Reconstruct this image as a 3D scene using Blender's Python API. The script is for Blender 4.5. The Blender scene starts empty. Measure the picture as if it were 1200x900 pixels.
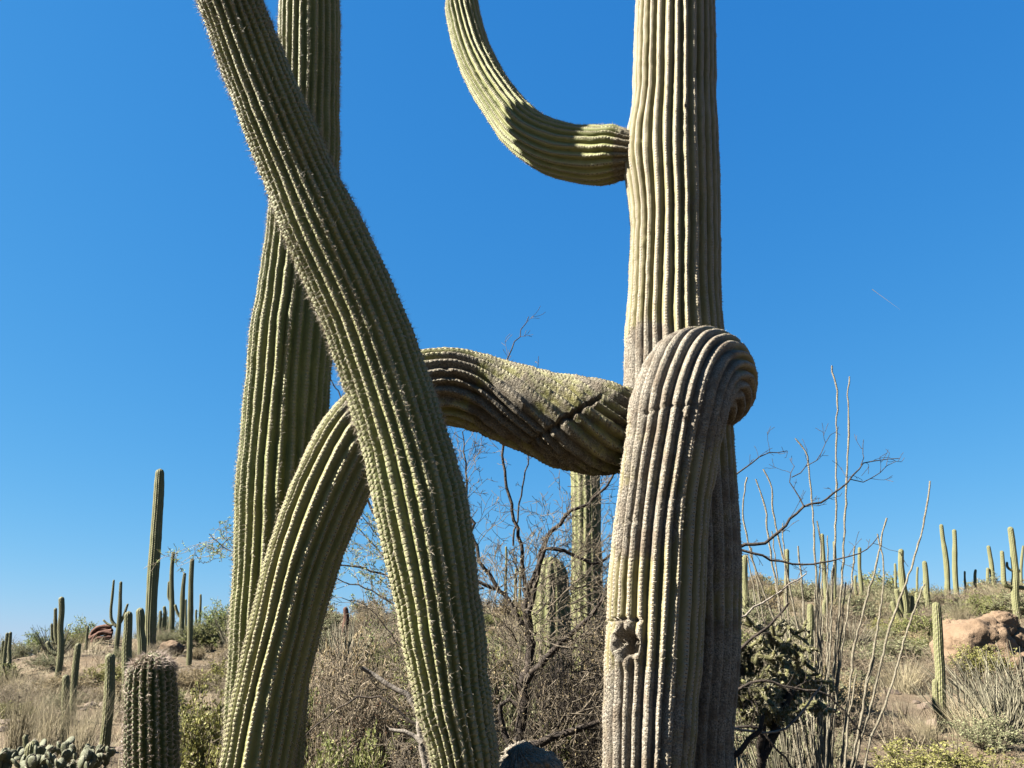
import bpy, math, random
import numpy as np
from mathutils import Vector, Matrix
random.seed(7); RNG = np.random.default_rng(7)
SC = bpy.context.scene; COL = SC.collection
# ------------------------------------------------------------------ camera, sky, sun, exposure
F = 901.0; PITCH = math.radians(18.5); EYE = 1.6
cam = bpy.data.cameras.new('camera'); camo = bpy.data.objects.new('camera', cam); COL.objects.link(camo)
cam.sensor_width = 36.0; cam.lens = 36.0*F/1200.0; cam.clip_start = 0.05; cam.clip_end = 20000
camo.location = (0, 0, EYE); camo.rotation_euler = (math.radians(90)+PITCH, 0, 0); SC.camera = camo
SUN_EL = math.radians(39); SUN_PHI = math.radians(10)      # sun to the left, 10 degrees behind the camera plane
SDIR = Vector((-math.cos(SUN_PHI)*math.cos(SUN_EL), -math.sin(SUN_PHI)*math.cos(SUN_EL), math.sin(SUN_EL)))
w = bpy.data.worlds.new('World'); SC.world = w; w.use_nodes = True
nt = w.node_tree; bg = nt.nodes['Background']; sky = nt.nodes.new('ShaderNodeTexSky'); sky.sky_type = 'NISHITA'
sky.sun_disc = False; sky.sun_elevation = SUN_EL; sky.sun_rotation = math.atan2(SDIR.x, SDIR.y)
sky.altitude = 900; sky.air_density = 1.0; sky.dust_density = 0.1; sky.ozone_density = 2.0
EXPO = 3.2; BGS = 0.1                  # deep polarised blue of the photograph: one response curve for the whole sky
sep = nt.nodes.new('ShaderNodeSeparateColor'); comb = nt.nodes.new('ShaderNodeCombineColor'); nt.links.new(sky.outputs[0], sep.inputs[0])
for k, (gm, gain) in enumerate(((1.12, .62), (.574, .76), (.302, 1.0))):
    a_ = nt.nodes.new('ShaderNodeMath'); a_.operation = 'POWER'; nt.links.new(sep.outputs[k], a_.inputs[0]); a_.inputs[1].default_value = gm
    b_ = nt.nodes.new('ShaderNodeMath'); b_.operation = 'MULTIPLY'; nt.links.new(a_.outputs[0], b_.inputs[0]); b_.inputs[1].default_value = gain*.1**gm/BGS/2**EXPO
    nt.links.new(b_.outputs[0], comb.inputs[k])
nt.links.new(comb.outputs[0], bg.inputs[0]); bg.inputs[1].default_value = BGS
sl = bpy.data.lights.new('sun', 'SUN'); slo = bpy.data.objects.new('sun', sl); COL.objects.link(slo)
sl.energy = 5.0; sl.angle = math.radians(0.53); sl.color = (1.0, 0.94, 0.84)
slo.rotation_euler = SDIR.to_track_quat('Z', 'Y').to_euler(); slo.location = (-10, -5, 20)
SC.view_settings.view_transform = 'Standard'; SC.view_settings.look = 'None'
SC.view_settings.exposure = EXPO; SC.view_settings.gamma = 1.0; SC.view_settings.use_curve_mapping = False
SC.render.engine = 'CYCLES'

# ------------------------------------------------------------------ geometry helpers
CP, SP = math.cos(PITCH), math.sin(PITCH)
def ray(px, py):
    u = (px-600)/F; v = (450-py)/F
    return Vector((u, CP - v*SP, SP + v*CP))
def P(px, py, Y):                       # world point seen at a photograph pixel, Y metres ahead
    d = ray(px, py); return Vector((0, 0, EYE)) + d*(Y/d.y)
def ppm(px, py, Y):                     # metres per pixel there
    return (Y/ray(px, py).y)/F
def smooth(a, b, x):
    t = np.clip((x-a)/(b-a), 0, 1); return t*t*(3-2*t)
def _h(a, b, c, seed):
    n = (a.astype(np.int64)*374761393 + b.astype(np.int64)*668265263 + c.astype(np.int64)*2147483647*3 + seed*144269504) & 0xffffffff
    n = ((n ^ (n >> 13))*1274126177) & 0xffffffff
    n = ((n ^ (n >> 16))*2246822519) & 0xffffffff
    return ((n ^ (n >> 15)) & 0xffffff)/float(0xffffff)*2-1
def vnoise(p, seed=0):                  # value noise, p is (...,3)
    p = np.asarray(p, float); i = np.floor(p); f = p-i; f = f*f*(3-2*f); i = i.astype(np.int64)
    r = 0
    for dx in (0, 1):
        wx = f[..., 0] if dx else 1-f[..., 0]
        for dy in (0, 1):
            wy = f[..., 1] if dy else 1-f[..., 1]
            for dz in (0, 1):
                wz = f[..., 2] if dz else 1-f[..., 2]
                r = r + wx*wy*wz*_h(i[..., 0]+dx, i[..., 1]+dy, i[..., 2]+dz, seed)
    return r
def fbm(p, seed=0, o=4):
    p = np.asarray(p, float); r = 0; a = 1
    for k in range(o):
        r = r + a*vnoise(p*2**k, seed+k); a *= .5
    return r
def make_mesh(name, V, Fq, attrs=None, smooth_shade=True):
    V = np.asarray(V, np.float32); me = bpy.data.meshes.new(name)
    Fq = np.asarray(Fq, np.int32); n = Fq.shape[1]
    me.vertices.add(len(V)); me.vertices.foreach_set('co', V.ravel())
    me.loops.add(Fq.size); me.loops.foreach_set('vertex_index', Fq.ravel())
    me.polygons.add(len(Fq)); me.polygons.foreach_set('loop_start', np.arange(0, Fq.size, n, dtype=np.int32))
    me.update(calc_edges=True)
    me.polygons.foreach_set('use_smooth', np.full(len(Fq), smooth_shade))
    for k, a in (attrs or {}).items():
        me.attributes.new(k, 'FLOAT', 'POINT').data.foreach_set('value', np.asarray(a, np.float32).ravel())
    me.update(); return me
def link(name, me, mat=None, parent=None, loc=None, kind=None, label=None, cat=None, group=None):
    o = bpy.data.objects.new(name, me); COL.objects.link(o)
    if me is not None and mat is not None and len(me.materials) == 0: me.materials.append(mat)
    if parent is not None: o.parent = parent
    if loc is not None: o.location = loc
    for k, v in (('kind', kind), ('label', label), ('category', cat), ('group', group)):
        if v: o[k] = v
    return o
def thing(name, label, cat, loc, group=None):
    o = link(name, None, loc=loc, label=label, cat=cat, group=group); o.empty_display_size = 0.2; return o

class Buf:                              # collects thin tubes and leaf faces; quads and triangles apart
    def __init__(s): s.v = []; s.q = []; s.t = []; s.n = 0
    def tube(s, pts, rad, sides=4, tip=True):
        pts = [Vector(p) for p in pts]; m = len(pts); base = s.n
        d0 = (pts[1]-pts[0]).normalized(); a = d0.orthogonal().normalized()
        for i, p in enumerate(pts):
            d = (pts[min(i+1, m-1)]-pts[max(i-1, 0)]).normalized()
            a = (a - d*a.dot(d)); a = a.normalized() if a.length > 1e-6 else d.orthogonal().normalized()
            b = d.cross(a)
            for k in range(sides):
                t = 2*math.pi*k/sides; q = p + (a*math.cos(t)+b*math.sin(t))*rad[i]; s.v.append((q.x, q.y, q.z))
        for i in range(m-1):
            for k in range(sides):
                k2 = (k+1) % sides
                s.q.append((base+i*sides+k, base+i*sides+k2, base+(i+1)*sides+k2, base+(i+1)*sides+k))
        s.n += m*sides
    def leaf(s, p, d, l, wd, nrm=None):
        d = Vector(d).normalized(); a = d.cross(Vector((random.gauss(0, 1), random.gauss(0, 1), random.gauss(0, 1))))
        a = a.normalized()*wd*.5; p = Vector(p)
        for q in (p, p+d*l*.5+a, p+d*l, p+d*l*.5-a): s.v.append((q.x, q.y, q.z))
        s.q.append((s.n, s.n+1, s.n+2, s.n+3)); s.n += 4
    def mesh(s, name, origin=(0, 0, 0), sm=True):
        V = np.array(s.v)-np.array(origin); return make_mesh(name, V, np.array(s.q), smooth_shade=sm)

def catmull(pts, vals, step):
    pts = np.array([tuple(p) for p in pts]); vals = np.array(vals, float); n = len(pts)
    ext = np.vstack([2*pts[0]-pts[1], pts, 2*pts[-1]-pts[-2]]); ev = np.concatenate([[vals[0]], vals, [vals[-1]]])
    out = []; ov = []
    for i in range(n-1):
        p0, p1, p2, p3 = ext[i:i+4]; m = max(8, int(np.linalg.norm(p2-p1)/step*2))
        t = np.linspace(0, 1, m, endpoint=False)[:, None]
        out.append(.5*(2*p1+(p2-p0)*t+(2*p0-5*p1+4*p2-p3)*t**2+(3*p1-p0-3*p2+p3)*t**3))
        tt = t[:, 0]; a = tt*tt*(3-2*tt)
        ov.append(ev[i+1]*(1-a)+ev[i+2]*a)
    out = np.vstack(out+[pts[-1:]]); ov = np.concatenate(ov+[vals[-1:]])
    L = np.concatenate([[0], np.cumsum(np.linalg.norm(np.diff(out, axis=0), axis=1))])
    s = np.linspace(0, L[-1], max(6, int(L[-1]/step)))
    return np.stack([np.interp(s, L, out[:, k]) for k in range(3)], 1), np.interp(s, L, ov), s

def ribbed(pts, rad, N, depth, seg=8, step=.009, spacing=.022, cap0=True, cap1=True, seed=0, twist=None,
           wob=.16, lump=.03, areole=.003, rough=.003, cork=None, wrinkle=None, prof=1.9, depthfn=None, post=None, origin=(0, 0, 0)):
    c, r, s = catmull(pts, rad, step); R = len(s); Lt = s[-1]
    env = np.ones(R)
    if cap1:
        cr = r[-1]*1.15; q = np.clip((s-(Lt-cr))/cr, 0, 1); env *= np.sqrt(np.maximum(1-q*q, 0.0004))
    if cap0:
        cr = r[0]*.9; q = np.clip(1-s/cr, 0, 1); env *= np.sqrt(np.maximum(1-q*q, 0.0004))
    T = np.gradient(c, axis=0); T /= np.linalg.norm(T, axis=1)[:, None]
    A = np.zeros_like(c); a = np.array(Vector(T[0]).orthogonal().normalized())
    for i in range(R):
        a = a - T[i]*a.dot(T[i]); a /= np.linalg.norm(a); A[i] = a
    B = np.cross(T, A)
    k = np.arange(N); q = (np.arange(seg)/seg-.5)
    S2 = s[:, None]*np.ones(N)[None]; K2 = np.ones(R)[:, None]*k[None]
    bd = k[None] + wob*vnoise(np.stack([S2*1.3, K2*7.3, K2*0+seed], -1), seed) + wob*.5*vnoise(np.stack([S2*4.1, K2*3.7+50, K2*0+seed], -1), seed+5)
    bd2 = np.concatenate([bd[:, 1:], bd[:, :1]+N], 1)
    qq = q+.5
    th = (bd[:, :, None]*(1-qq)+bd2[:, :, None]*qq)*2*np.pi/N
    if twist is not None: th = th + twist(s)[:, None, None]
    ph = np.abs(q)*2
    hv = 1+.22*vnoise(np.stack([S2*2.2, K2*5.1+9, K2*0], -1), seed+9)
    dfn = 1.0 if depthfn is None else depthfn(s/Lt)
    dep = (dfn*depth*np.minimum(1, env*1.0)*np.minimum(1, r/np.max(r)+.25))[:, None, None]*hv[:, :, None]*(ph**prof)[None, None]
    off = np.mod(k*0.618, 1.0)*spacing
    al = s[:, None]+off[None]
    ar = areole*np.cos(2*np.pi*(al/spacing-.5))[:, :, None]*np.clip(1-ph*1.6, 0, 1)[None, None]*env[:, None, None]
    lm = 1+lump*vnoise(np.stack([s*2.3, s*0, s*0+seed], -1), seed+2)+lump*.5*vnoise(np.stack([s*7, s*0, s*0+seed], -1), seed+3)
    rr = (r*lm*env)[:, None, None]-dep+ar
    dirs = np.cos(th)[..., None]*A[:, None, None, :]+np.sin(th)[..., None]*B[:, None, None, :]
    if rough:
        pos0 = c[:, None, None, :]+dirs*rr[..., None]; rr = rr+rough*fbm(pos0*22, seed+20, 2)*env[:, None, None]
    if wrinkle is not None:             # cross folds pinched into the ribs
        wv = vnoise(np.stack([al[:, :, None]*30+ph*0, K2[:, :, None]*1.7+ph*.4, K2[:, :, None]*0+ph*0], -1), seed+30)
        rr = rr+wrinkle(s/Lt)[:, None, None]*np.minimum(wv, .1)
    V = c[:, None, None, :]+dirs*rr[..., None]
    C = N*seg; V = V.reshape(R, C, 3)
    cd = ((ph*.5)[None, None]*(2*np.pi*r/N)[:, None, None]*np.ones((R, N, seg))).reshape(R, C)
    PH = (ph[None, None]*np.ones((R, N, seg))).reshape(R, C); AL = (al[:, :, None]*np.ones(seg)).reshape(R, C)
    CK = np.zeros((R, C)) if cork is None else cork(V, (s/Lt)[:, None]*np.ones((1, C)))
    if post is not None: V, CK = post(V, CK, dirs.reshape(R, C, 3))
    i = np.arange(R-1)[:, None]; j = np.arange(C)[None]; j2 = (j+1) % C
    Fq = np.stack([i*C+j+0*j, i*C+j2, (i+1)*C+j2, (i+1)*C+j], -1).reshape(-1, 4)
    O = np.array(tuple(origin)); ci = seg//2
    info = dict(pos=V[:, ci::seg], dir=dirs[:, :, ci], T=T, s=s, off=off, env=env, spacing=spacing, r=r)
    return V.reshape(-1, 3)-O, Fq, dict(cd=cd, ph=PH, al=AL, cork=CK), info

def spines(info, n, length, width, seed=0, fwd=.75, spread=.75, keep=None, every=1, origin=(0, 0, 0), hook=0.0, down=0.0):
    rng = np.random.default_rng(seed); s = info['s']; pos = info['pos']; dr = info['dir']; T = info['T']; sp = info['spacing']
    PP = []; DD = []; LL = []; LT = []
    for k in range(pos.shape[1]):
        m = np.arange(.5*sp, s[-1], sp*every)-info['off'][k]+0; m = m[(m > 0.01) & (m < s[-1]-.004)]
        ii = np.clip(np.searchsorted(s, m), 0, len(s)-1)
        p = pos[ii, k]; d = dr[ii, k]; t = T[ii]; lt = np.cross(t, d)
        kp = np.ones(len(ii)) if keep is None else keep(p, ii/len(s))
        for q in range(n):
            use = rng.random(len(ii)) < kp
            g = rng.normal(size=(len(ii), 2))*spread
            dd = d*fwd+t*(g[:, :1]-down)+lt*g[:, 1:]*.9
            dd /= np.linalg.norm(dd, axis=1)[:, None]
            PP.append((p-d*.002)[use]); DD.append(dd[use]); LL.append((length*rng.uniform(.45, 1.25, len(ii)))[use])
    p = np.vstack(PP); d = np.vstack(DD); l = np.concatenate(LL)[:, None]; n_ = len(p)
    a = np.cross(d, rng.normal(size=d.shape)); a /= np.linalg.norm(a, axis=1)[:, None]; b = np.cross(d, a)
    O = np.array(tuple(origin)); ws = width
    V = np.empty((n_, 4, 3)); V[:, 0] = p+a*ws; V[:, 1] = p-a*ws*.5+b*ws*.87; V[:, 2] = p-a*ws*.5-b*ws*.87; V[:, 3] = p+d*l
    V -= O; base = (np.arange(n_)*4)[:, None]
    Fq = np.concatenate([base+[0, 1, 3], base+[1, 2, 3], base+[2, 0, 3]], 0)
    return V.reshape(-1, 3), Fq

# ------------------------------------------------------------------ materials
def mat(name):
    m = bpy.data.materials.new(name); m.use_nodes = True; t = m.node_tree; return m, t, t.nodes['Principled BSDF']
class N_:
    def __init__(s, t): s.t = t
    def new(s, typ, **kw):
        n = s.t.nodes.new(typ)
        for k, v in kw.items(): setattr(n, k, v)
        return n
    def put(s, sock, v):
        if v is None: return
        if hasattr(v, 'is_linked') or hasattr(v, 'links'): s.t.links.new(v, sock)
        else: sock.default_value = v
    def math(s, op, a, b=None, c=None, clamp=False):
        n = s.new('ShaderNodeMath', operation=op); n.use_clamp = clamp
        s.put(n.inputs[0], a); s.put(n.inputs[1], b); s.put(n.inputs[2], c); return n.outputs[0]
    def mix(s, f, a, b, mode='MIX'):
        n = s.new('ShaderNodeMix', data_type='RGBA', blend_type=mode)
        s.put(n.inputs[0], f); s.put(n.inputs[6], a); s.put(n.inputs[7], b); return n.outputs[2]
    def noise(s, scale, detail=3, rough=.55, vec=None):
        n = s.new('ShaderNodeTexNoise'); n.inputs['Scale'].default_value = scale; n.inputs['Detail'].default_value = detail
        n.inputs['Roughness'].default_value = rough
        if vec is not None: s.put(n.inputs['Vector'], vec)
        return n.outputs[0]
    def ramp(s, f, a, b):               # smoothstep between a and b
        n = s.new('ShaderNodeMapRange', interpolation_type='SMOOTHSTEP'); s.put(n.inputs[0], f)
        n.inputs[1].default_value = a; n.inputs[2].default_value = b; return n.outputs[0]
    def attr(s, name): return s.new('ShaderNodeAttribute', attribute_name=name).outputs['Fac']
    def obj(s): return s.new('ShaderNodeTexCoord').outputs['Object']
    def isl(s): return s.new('ShaderNodeNewGeometry').outputs['Random Per Island']
    def bump(s, bsdf, h, strength, dist):
        n = s.new('ShaderNodeBump'); n.inputs['Strength'].default_value = strength; n.inputs['Distance'].default_value = dist
        s.put(n.inputs['Height'], h); s.t.links.new(n.outputs[0], bsdf.inputs['Normal'])
ALB = .79                               # sunlit exposure is high, so every surface colour is kept low
def C4(c): return (c[0]*ALB, c[1]*ALB, c[2]*ALB, 1)

def skin(name, g1, g2, crest, crest_amt, corkc=(.22, .18, .14), spacing=.022, dot=(.05, .035, .025), dot_r=.006, corkbias=0.0):
    m, t, b = mat(name); n = N_(t); v = n.obj()
    col = n.mix(n.ramp(n.noise(5, 3, .6, v), .35, .68), C4(g1), C4(g2))
    col = n.mix(n.math('MULTIPLY', n.ramp(n.noise(60, 3, .7, v), .45, .8), .35), col, C4([x*.55 for x in g1]))
    ph = n.attr('ph'); cf = n.math('MULTIPLY', n.ramp(ph, .62, .12), crest_amt)
    cf = n.math('MULTIPLY', cf, n.ramp(n.noise(26, 4, .7, v), .30, .55))
    cr = n.mix(n.noise(45, 3, .7, v), C4(crest), C4([x*.62 for x in crest])); col = n.mix(cf, col, cr)
    al = n.attr('al'); fr = n.math('FRACT', n.math('DIVIDE', al, spacing)); da = n.math('MULTIPLY', n.math('SUBTRACT', fr, .5), spacing)
    cd = n.attr('cd'); d = n.math('SQRT', n.math('ADD', n.math('MULTIPLY', da, da), n.math('MULTIPLY', cd, cd)))
    halo = n.ramp(d, dot_r*1.7, dot_r*.9); core = n.ramp(d, dot_r, dot_r*.45)
    ck = n.attr('cork'); nz = n.noise(14, 5, .7, v)
    cork = n.ramp(n.math('ADD', n.math('MULTIPLY', ck, 1.0), n.math('MULTIPLY', n.math('SUBTRACT', nz, .5), 1.3)), .34, .74)
    col = n.mix(n.math('MULTIPLY', halo, .55), col, C4(crest)); col = n.mix(n.math('MULTIPLY', core, .85), col, C4(dot))
    spk = n.noise(150, 2, .6, v); cc = n.mix(n.ramp(spk, .3, .7), C4([x*.40 for x in corkc]), C4([min(1, x*1.45) for x in corkc]))
    cc = n.mix(n.ramp(n.noise(9, 3, .6, v), .4, .7), cc, C4([corkc[0]*.60, corkc[1]*.54, corkc[2]*.49]))
    cc = n.mix(n.math('MULTIPLY', n.ramp(n.noise(55, 4, .75, v), .52, .66), .7), cc, C4([x*.30 for x in corkc]))
    col = n.mix(n.math('MULTIPLY', cork, n.math('SUBTRACT', 1.0, n.math('MULTIPLY', core, .5))), col, cc)
    col = n.mix(n.math('MULTIPLY', n.ramp(n.noise(34, 4, .8, v), .60, .72), .55), col, C4([x*.35 for x in g1]))
    t.links.new(col, b.inputs['Base Color']); b.inputs['Roughness'].default_value = .66
    b.inputs['Specular IOR Level'].default_value = .12
    h = n.math('ADD', n.math('MULTIPLY', n.noise(110, 4, .65, v), n.math('ADD', .35, n.math('MULTIPLY', cork, 1.6))), n.math('MULTIPLY', halo, .5))
    n.bump(b, h, 1.0, .007); return m
M = {}
M['trunk'] = skin('weathered saguaro skin', (.106, .094, .040), (.138, .120, .062), (.225, .195, .146), 1.0, corkc=(.178, .158, .126), spacing=.018, dot=(.026, .018, .012), dot_r=.0062)
M['arm'] = skin('green saguaro skin', (.109, .118, .042), (.147, .147, .058), (.238, .224, .139), .75, corkc=(.155, .134, .092), spacing=.018, dot=(.034, .024, .015), dot_r=.0062)
M['young'] = skin('young saguaro skin', (.087, .098, .034), (.124, .128, .045), (.189, .178, .103), .55, spacing=.022, dot=(.145, .132, .087), dot_r=.008)
M['arch'] = skin('old folded saguaro skin', (.098, .101, .035), (.135, .125, .048), (.205, .190, .118), .75, corkc=(.120, .105, .079), spacing=.02)
M['far'] = skin('distant saguaro skin', (.070, .075, .029), (.099, .100, .042), (.132, .123, .070), .7, spacing=.06, dot=(.074, .067, .038), dot_r=.012)
M['barrel'] = skin('barrel cactus skin', (.031, .046, .017), (.049, .061, .021), (.101, .099, .056), .3, spacing=.03, dot=(.129, .114, .075), dot_r=.011)

def simple(name, c1, c2, scale=6, rough=.85, isl=0.0, spec=.2, bump=0, bscale=40):
    m, t, b = mat(name); n = N_(t); v = n.obj()
    col = n.mix(n.ramp(n.noise(scale, 4, .6, v), .32, .68), C4(c1), C4(c2))
    if isl:
        hsv = n.new('ShaderNodeHueSaturation'); t.links.new(col, hsv.inputs['Color'])
        n.put(hsv.inputs['Value'], n.math('ADD', 1-isl*.5, n.math('MULTIPLY', n.isl(), isl))); col = hsv.outputs[0]
    t.links.new(col, b.inputs['Base Color']); b.inputs['Roughness'].default_value = rough; b.inputs['Specular IOR Level'].default_value = spec
    if bump: n.bump(b, n.noise(bscale, 5, .65, v), bump, .03)
    return m
def leafmat(name, c1, c2, trans=.25):
    m, t, b = mat(name); n = N_(t); v = n.obj()
    col = n.mix(n.isl(), C4(c1), C4(c2)); t.links.new(col, b.inputs['Base Color']); b.inputs['Roughness'].default_value = .7
    b.inputs['Specular IOR Level'].default_value = .2
    tr = n.new('ShaderNodeBsdfTranslucent'); t.links.new(col, tr.inputs[0]); mx = n.new('ShaderNodeMixShader'); mx.inputs[0].default_value = trans
    t.links.new(b.outputs[0], mx.inputs[1]); t.links.new(tr.outputs[0], mx.inputs[2]); t.links.new(mx.outputs[0], t.nodes['Material Output'].inputs[0]); return m
M['spine'] = simple('pale cactus spines', (.172, .143, .103), (.237, .204, .156), 3, .6, .7)
M['spine_grey'] = simple('grey cactus spines', (.232, .177, .140), (.341, .280, .232), 3, .6, .6)
M['bark'] = simple('dark grey branch bark', (.013, .010, .008), (.037, .028, .021), 14, .9, .4, bump=.6)
M['bark_mid'] = simple('brown twig bark', (.085, .068, .047), (.162, .132, .093), 10, .9, .8)
M['twig'] = simple('grey brown mesquite twigs', (.036, .029, .020), (.095, .078, .056), 8, .9, .7)
M['deadwood'] = simple('weathered dead wood', (.090, .076, .063), (.160, .143, .121), 14, .9, .3, bump=.5)
M['cane'] = simple('pale ocotillo cane', (.151, .136, .098), (.098, .083, .057), 30, .85, .3, bump=.8, bscale=120)
M['greycane'] = simple('grey green canes', (.078, .074, .047), (.130, .117, .082), 12, .85, .8)
M['straw'] = simple('straw', (.164, .138, .082), (.215, .185, .121), 3, .9, .8)
M['olive'] = leafmat('olive leaves', (.076, .091, .025), (.166, .171, .058))
M['sage'] = leafmat('grey green leaves', (.090, .100, .049), (.179, .179, .096))
M['yellowgreen'] = leafmat('yellow green leaves', (.095, .098, .024), (.185, .175, .055))
M['tan'] = leafmat('dry tan leaves', (.128, .098, .051), (.230, .183, .102))
M['rust'] = leafmat('rusty dry leaves', (.136, .068, .038), (.218, .122, .068))
M['green'] = leafmat('small green leaves', (.081, .112, .028), (.176, .209, .064))
M['pad'] = simple('prickly pear pad', (.048, .055, .023), (.074, .074, .037), 12, .7, 0, .3, bump=.3, bscale=90)
M['cholla'] = simple('cholla joint', (.050, .050, .018), (.085, .080, .032), 20, .8, .5)
M['cholla_spine'] = simple('straw cholla spines', (.179, .161, .100), (.238, .216, .151), 3, .6, .5)
M['rust_wood'] = simple('rusty dead cactus wood', (.036, .015, .009), (.079, .036, .023), 20, .9, .3, bump=.5)

def rockmat(name, c1, c2, c3):
    m, t, b = mat(name); n = N_(t); v = n.obj()
    col = n.mix(n.ramp(n.noise(1.6, 5, .6, v), .35, .65), C4(c1), C4(c2)); col = n.mix(n.math('MULTIPLY', n.ramp(n.noise(9, 5, .7, v), .5, .75), .7), col, C4(c3))
    col = n.mix(n.math('MULTIPLY', n.ramp(n.noise(120, 2, .6, v), .5, .8), .4), col, C4([x*.5 for x in c3]))
    t.links.new(col, b.inputs['Base Color']); b.inputs['Roughness'].default_value = .9; b.inputs['Specular IOR Level'].default_value = .15
    n.bump(b, n.noise(18, 6, .7, v), .7, .05); return m
M['rock'] = rockmat('tan granite', (.103, .070, .044), (.129, .091, .059), (.062, .040, .025))
M['pebble'] = simple('desert stones', (.056, .041, .030), (.102, .079, .058), 2, .9, .7)
m, t, b = mat('desert soil'); n = N_(t); v = n.obj()
col = n.mix(n.ramp(n.noise(.45, 6, .65, v), .38, .62), C4((0.103, 0.076, 0.048)), C4((0.082, 0.063, 0.042)))
col = n.mix(n.math('MULTIPLY', n.ramp(n.noise(2.2, 5, .7, v), .48, .66), .7), col, C4((0.120, 0.102, 0.070)))
col = n.mix(n.math('MULTIPLY', n.ramp(n.noise(18, 4, .75, v), .55, .7), .6), col, C4((0.048, 0.039, 0.027)))
t.links.new(col, b.inputs['Base Color']); b.inputs['Roughness'].default_value = .95; b.inputs['Specular IOR Level'].default_value = .1
n.bump(b, n.math('ADD', n.noise(6, 6, .7, v), n.math('MULTIPLY', n.noise(40, 4, .7, v), .3)), .8, .12); M['soil'] = m

# ------------------------------------------------------------------ terrain
SKY_T = [(-400, 800, 18), (-100, 795, 20), (0, 783, 21), (40, 768, 22), (110, 752, 24), (180, 748, 26), (230, 744, 27), (330, 733, 28), (440, 722, 30), (560, 715, 30),
         (640, 712, 30), (720, 705, 31), (880, 692, 32), (960, 692, 32), (1010, 699, 31), (1060, 707, 30), (1110, 704, 28), (1160, 698, 29), (1200, 693, 30), (1300, 685, 32), (1600, 690, 34)]
_az = []; _zr = []; _R = []
for px, py, R_ in SKY_T:
    d = ray(px, py); h = math.hypot(d.x, d.y); _az.append(math.atan2(d.x, d.y)); _R.append(R_); _zr.append(EYE+R_*d.z/h)
_az = np.array([-math.pi, -2.0]+_az+[2.0, math.pi]); _zr = np.array([0.1, .3]+_zr+[.5, 0.1]); _R = np.array([25, 22]+_R+[30, 25.])
def terrain(x, y):
    x = np.asarray(x, float); y = np.asarray(y, float); r = np.hypot(x, y); a = np.arctan2(x, y)
    zr = np.interp(a, _az, _zr); R = np.interp(a, _az, _R); t = np.clip((r-5)/(R-5), 0, 1)
    z = zr*(.8*t+.2*t*t)
    z = z - np.clip(r-R, 0, 1e9)*.11*smooth(0, 6, r-R)
    z = np.maximum(z, -150)
    p = np.stack([x*.45, y*.45, x*0], -1)
    return z + .10*fbm(p, 3, 3)*smooth(2, 9, r)*np.clip(1-(r-60)/200, 0, 1) + .03*vnoise(np.stack([x*2, y*2, x*0], -1), 8)
def tz(x, y): return float(terrain(np.array([x]), np.array([y]))[0])
def ground_hit(px, py, rmax=40):
    d = ray(px, py); h = math.hypot(d.x, d.y); rs = np.linspace(5, rmax, 900)
    xs = d.x/h*rs; ys = d.y/h*rs; zs = EYE+d.z/h*rs; tzv = terrain(xs, ys); i = np.argmax(tzv >= zs)
    if not (tzv >= zs).any():
        i = int(np.argmin(zs-tzv))
    return Vector((xs[i], ys[i], tzv[i]))
na = 420; rr = np.concatenate([[.0005], np.linspace(.3, 6, 18), np.linspace(6.3, 40, 170), np.geomspace(42, 6000, 45)])
aa = np.linspace(-math.pi, math.pi, na, endpoint=False); aa = aa - .75*np.sin(aa)   # finer ahead of the camera
RR, AA = np.meshgrid(rr, aa, indexing='ij'); X = RR*np.sin(AA); Y = RR*np.cos(AA); Z = terrain(X, Y)
V = np.stack([X, Y, Z], -1).reshape(-1, 3); i = np.arange(len(rr)-1)[:, None]; j = np.arange(na)[None]; j2 = (j+1) % na
Fq = np.stack([i*na+j, (i+1)*na+j, (i+1)*na+j2, i*na+j2], -1).reshape(-1, 4)
me = make_mesh('ground', V, Fq); link('ground', me, M['soil'], kind='structure')

# ------------------------------------------------------------------ the giant saguaro
BASE = Vector((P(797, 760, 4.2).x, 4.2, 0.0)); BASE.z = tz(BASE.x, BASE.y)
giant = thing('giant_saguaro', 'huge old saguaro with a thick pale trunk and long drooping, leaning and crossing arms', 'cactus', BASE)
def pixpath(L, Y=None):
    pts = []; rad = []
    for a in L:
        y = a[3] if len(a) > 3 else Y
        pts.append(P(a[0], a[1], y)); rad.append(a[2]*ppm(a[0], a[1], y))
    return pts, rad
def spots(*L):                          # scar areas: (px,py,Y,radius m, strength)
    cs = [(np.array(tuple(P(a, b_, c))), r_, s_) for a, b_, c, r_, s_ in L]
    def f(V, sn):
        k = np.zeros(V.shape[:2])
        for c, r_, s_ in cs:
            d = np.linalg.norm(V-c, axis=-1); k = np.maximum(k, s_*smooth(r_*1.5, r_*.5, d))
        return k
    return f
def cracks(V, CK, D, L, Y, wid=.010, front_only=.18):
    for (ax, ay), (bx, by), dp in L:
        A_ = np.array(tuple(P(ax, ay, Y))); B_ = np.array(tuple(P(bx, by, Y))); L_ = np.linalg.norm(B_-A_); t_ = (B_-A_)/L_; nn = np.cross(t_, [0, 1, 0]); nn /= np.linalg.norm(nn)
        q = V-A_; al_ = q@t_; of = q@nn + .020*vnoise(V*10, 61)+.008*vnoise(V*34, 62); e_ = smooth(-.02, .04, al_)*smooth(L_+.02, L_-.04, al_)*smooth(front_only, front_only*.3, q[..., 1])
        V = V-D*(smooth(wid, wid*.15, np.abs(of))*e_*dp)[..., None]; CK = np.maximum(CK, smooth(wid*3, wid*.6, np.abs(of))*e_)
    return V, CK
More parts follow.
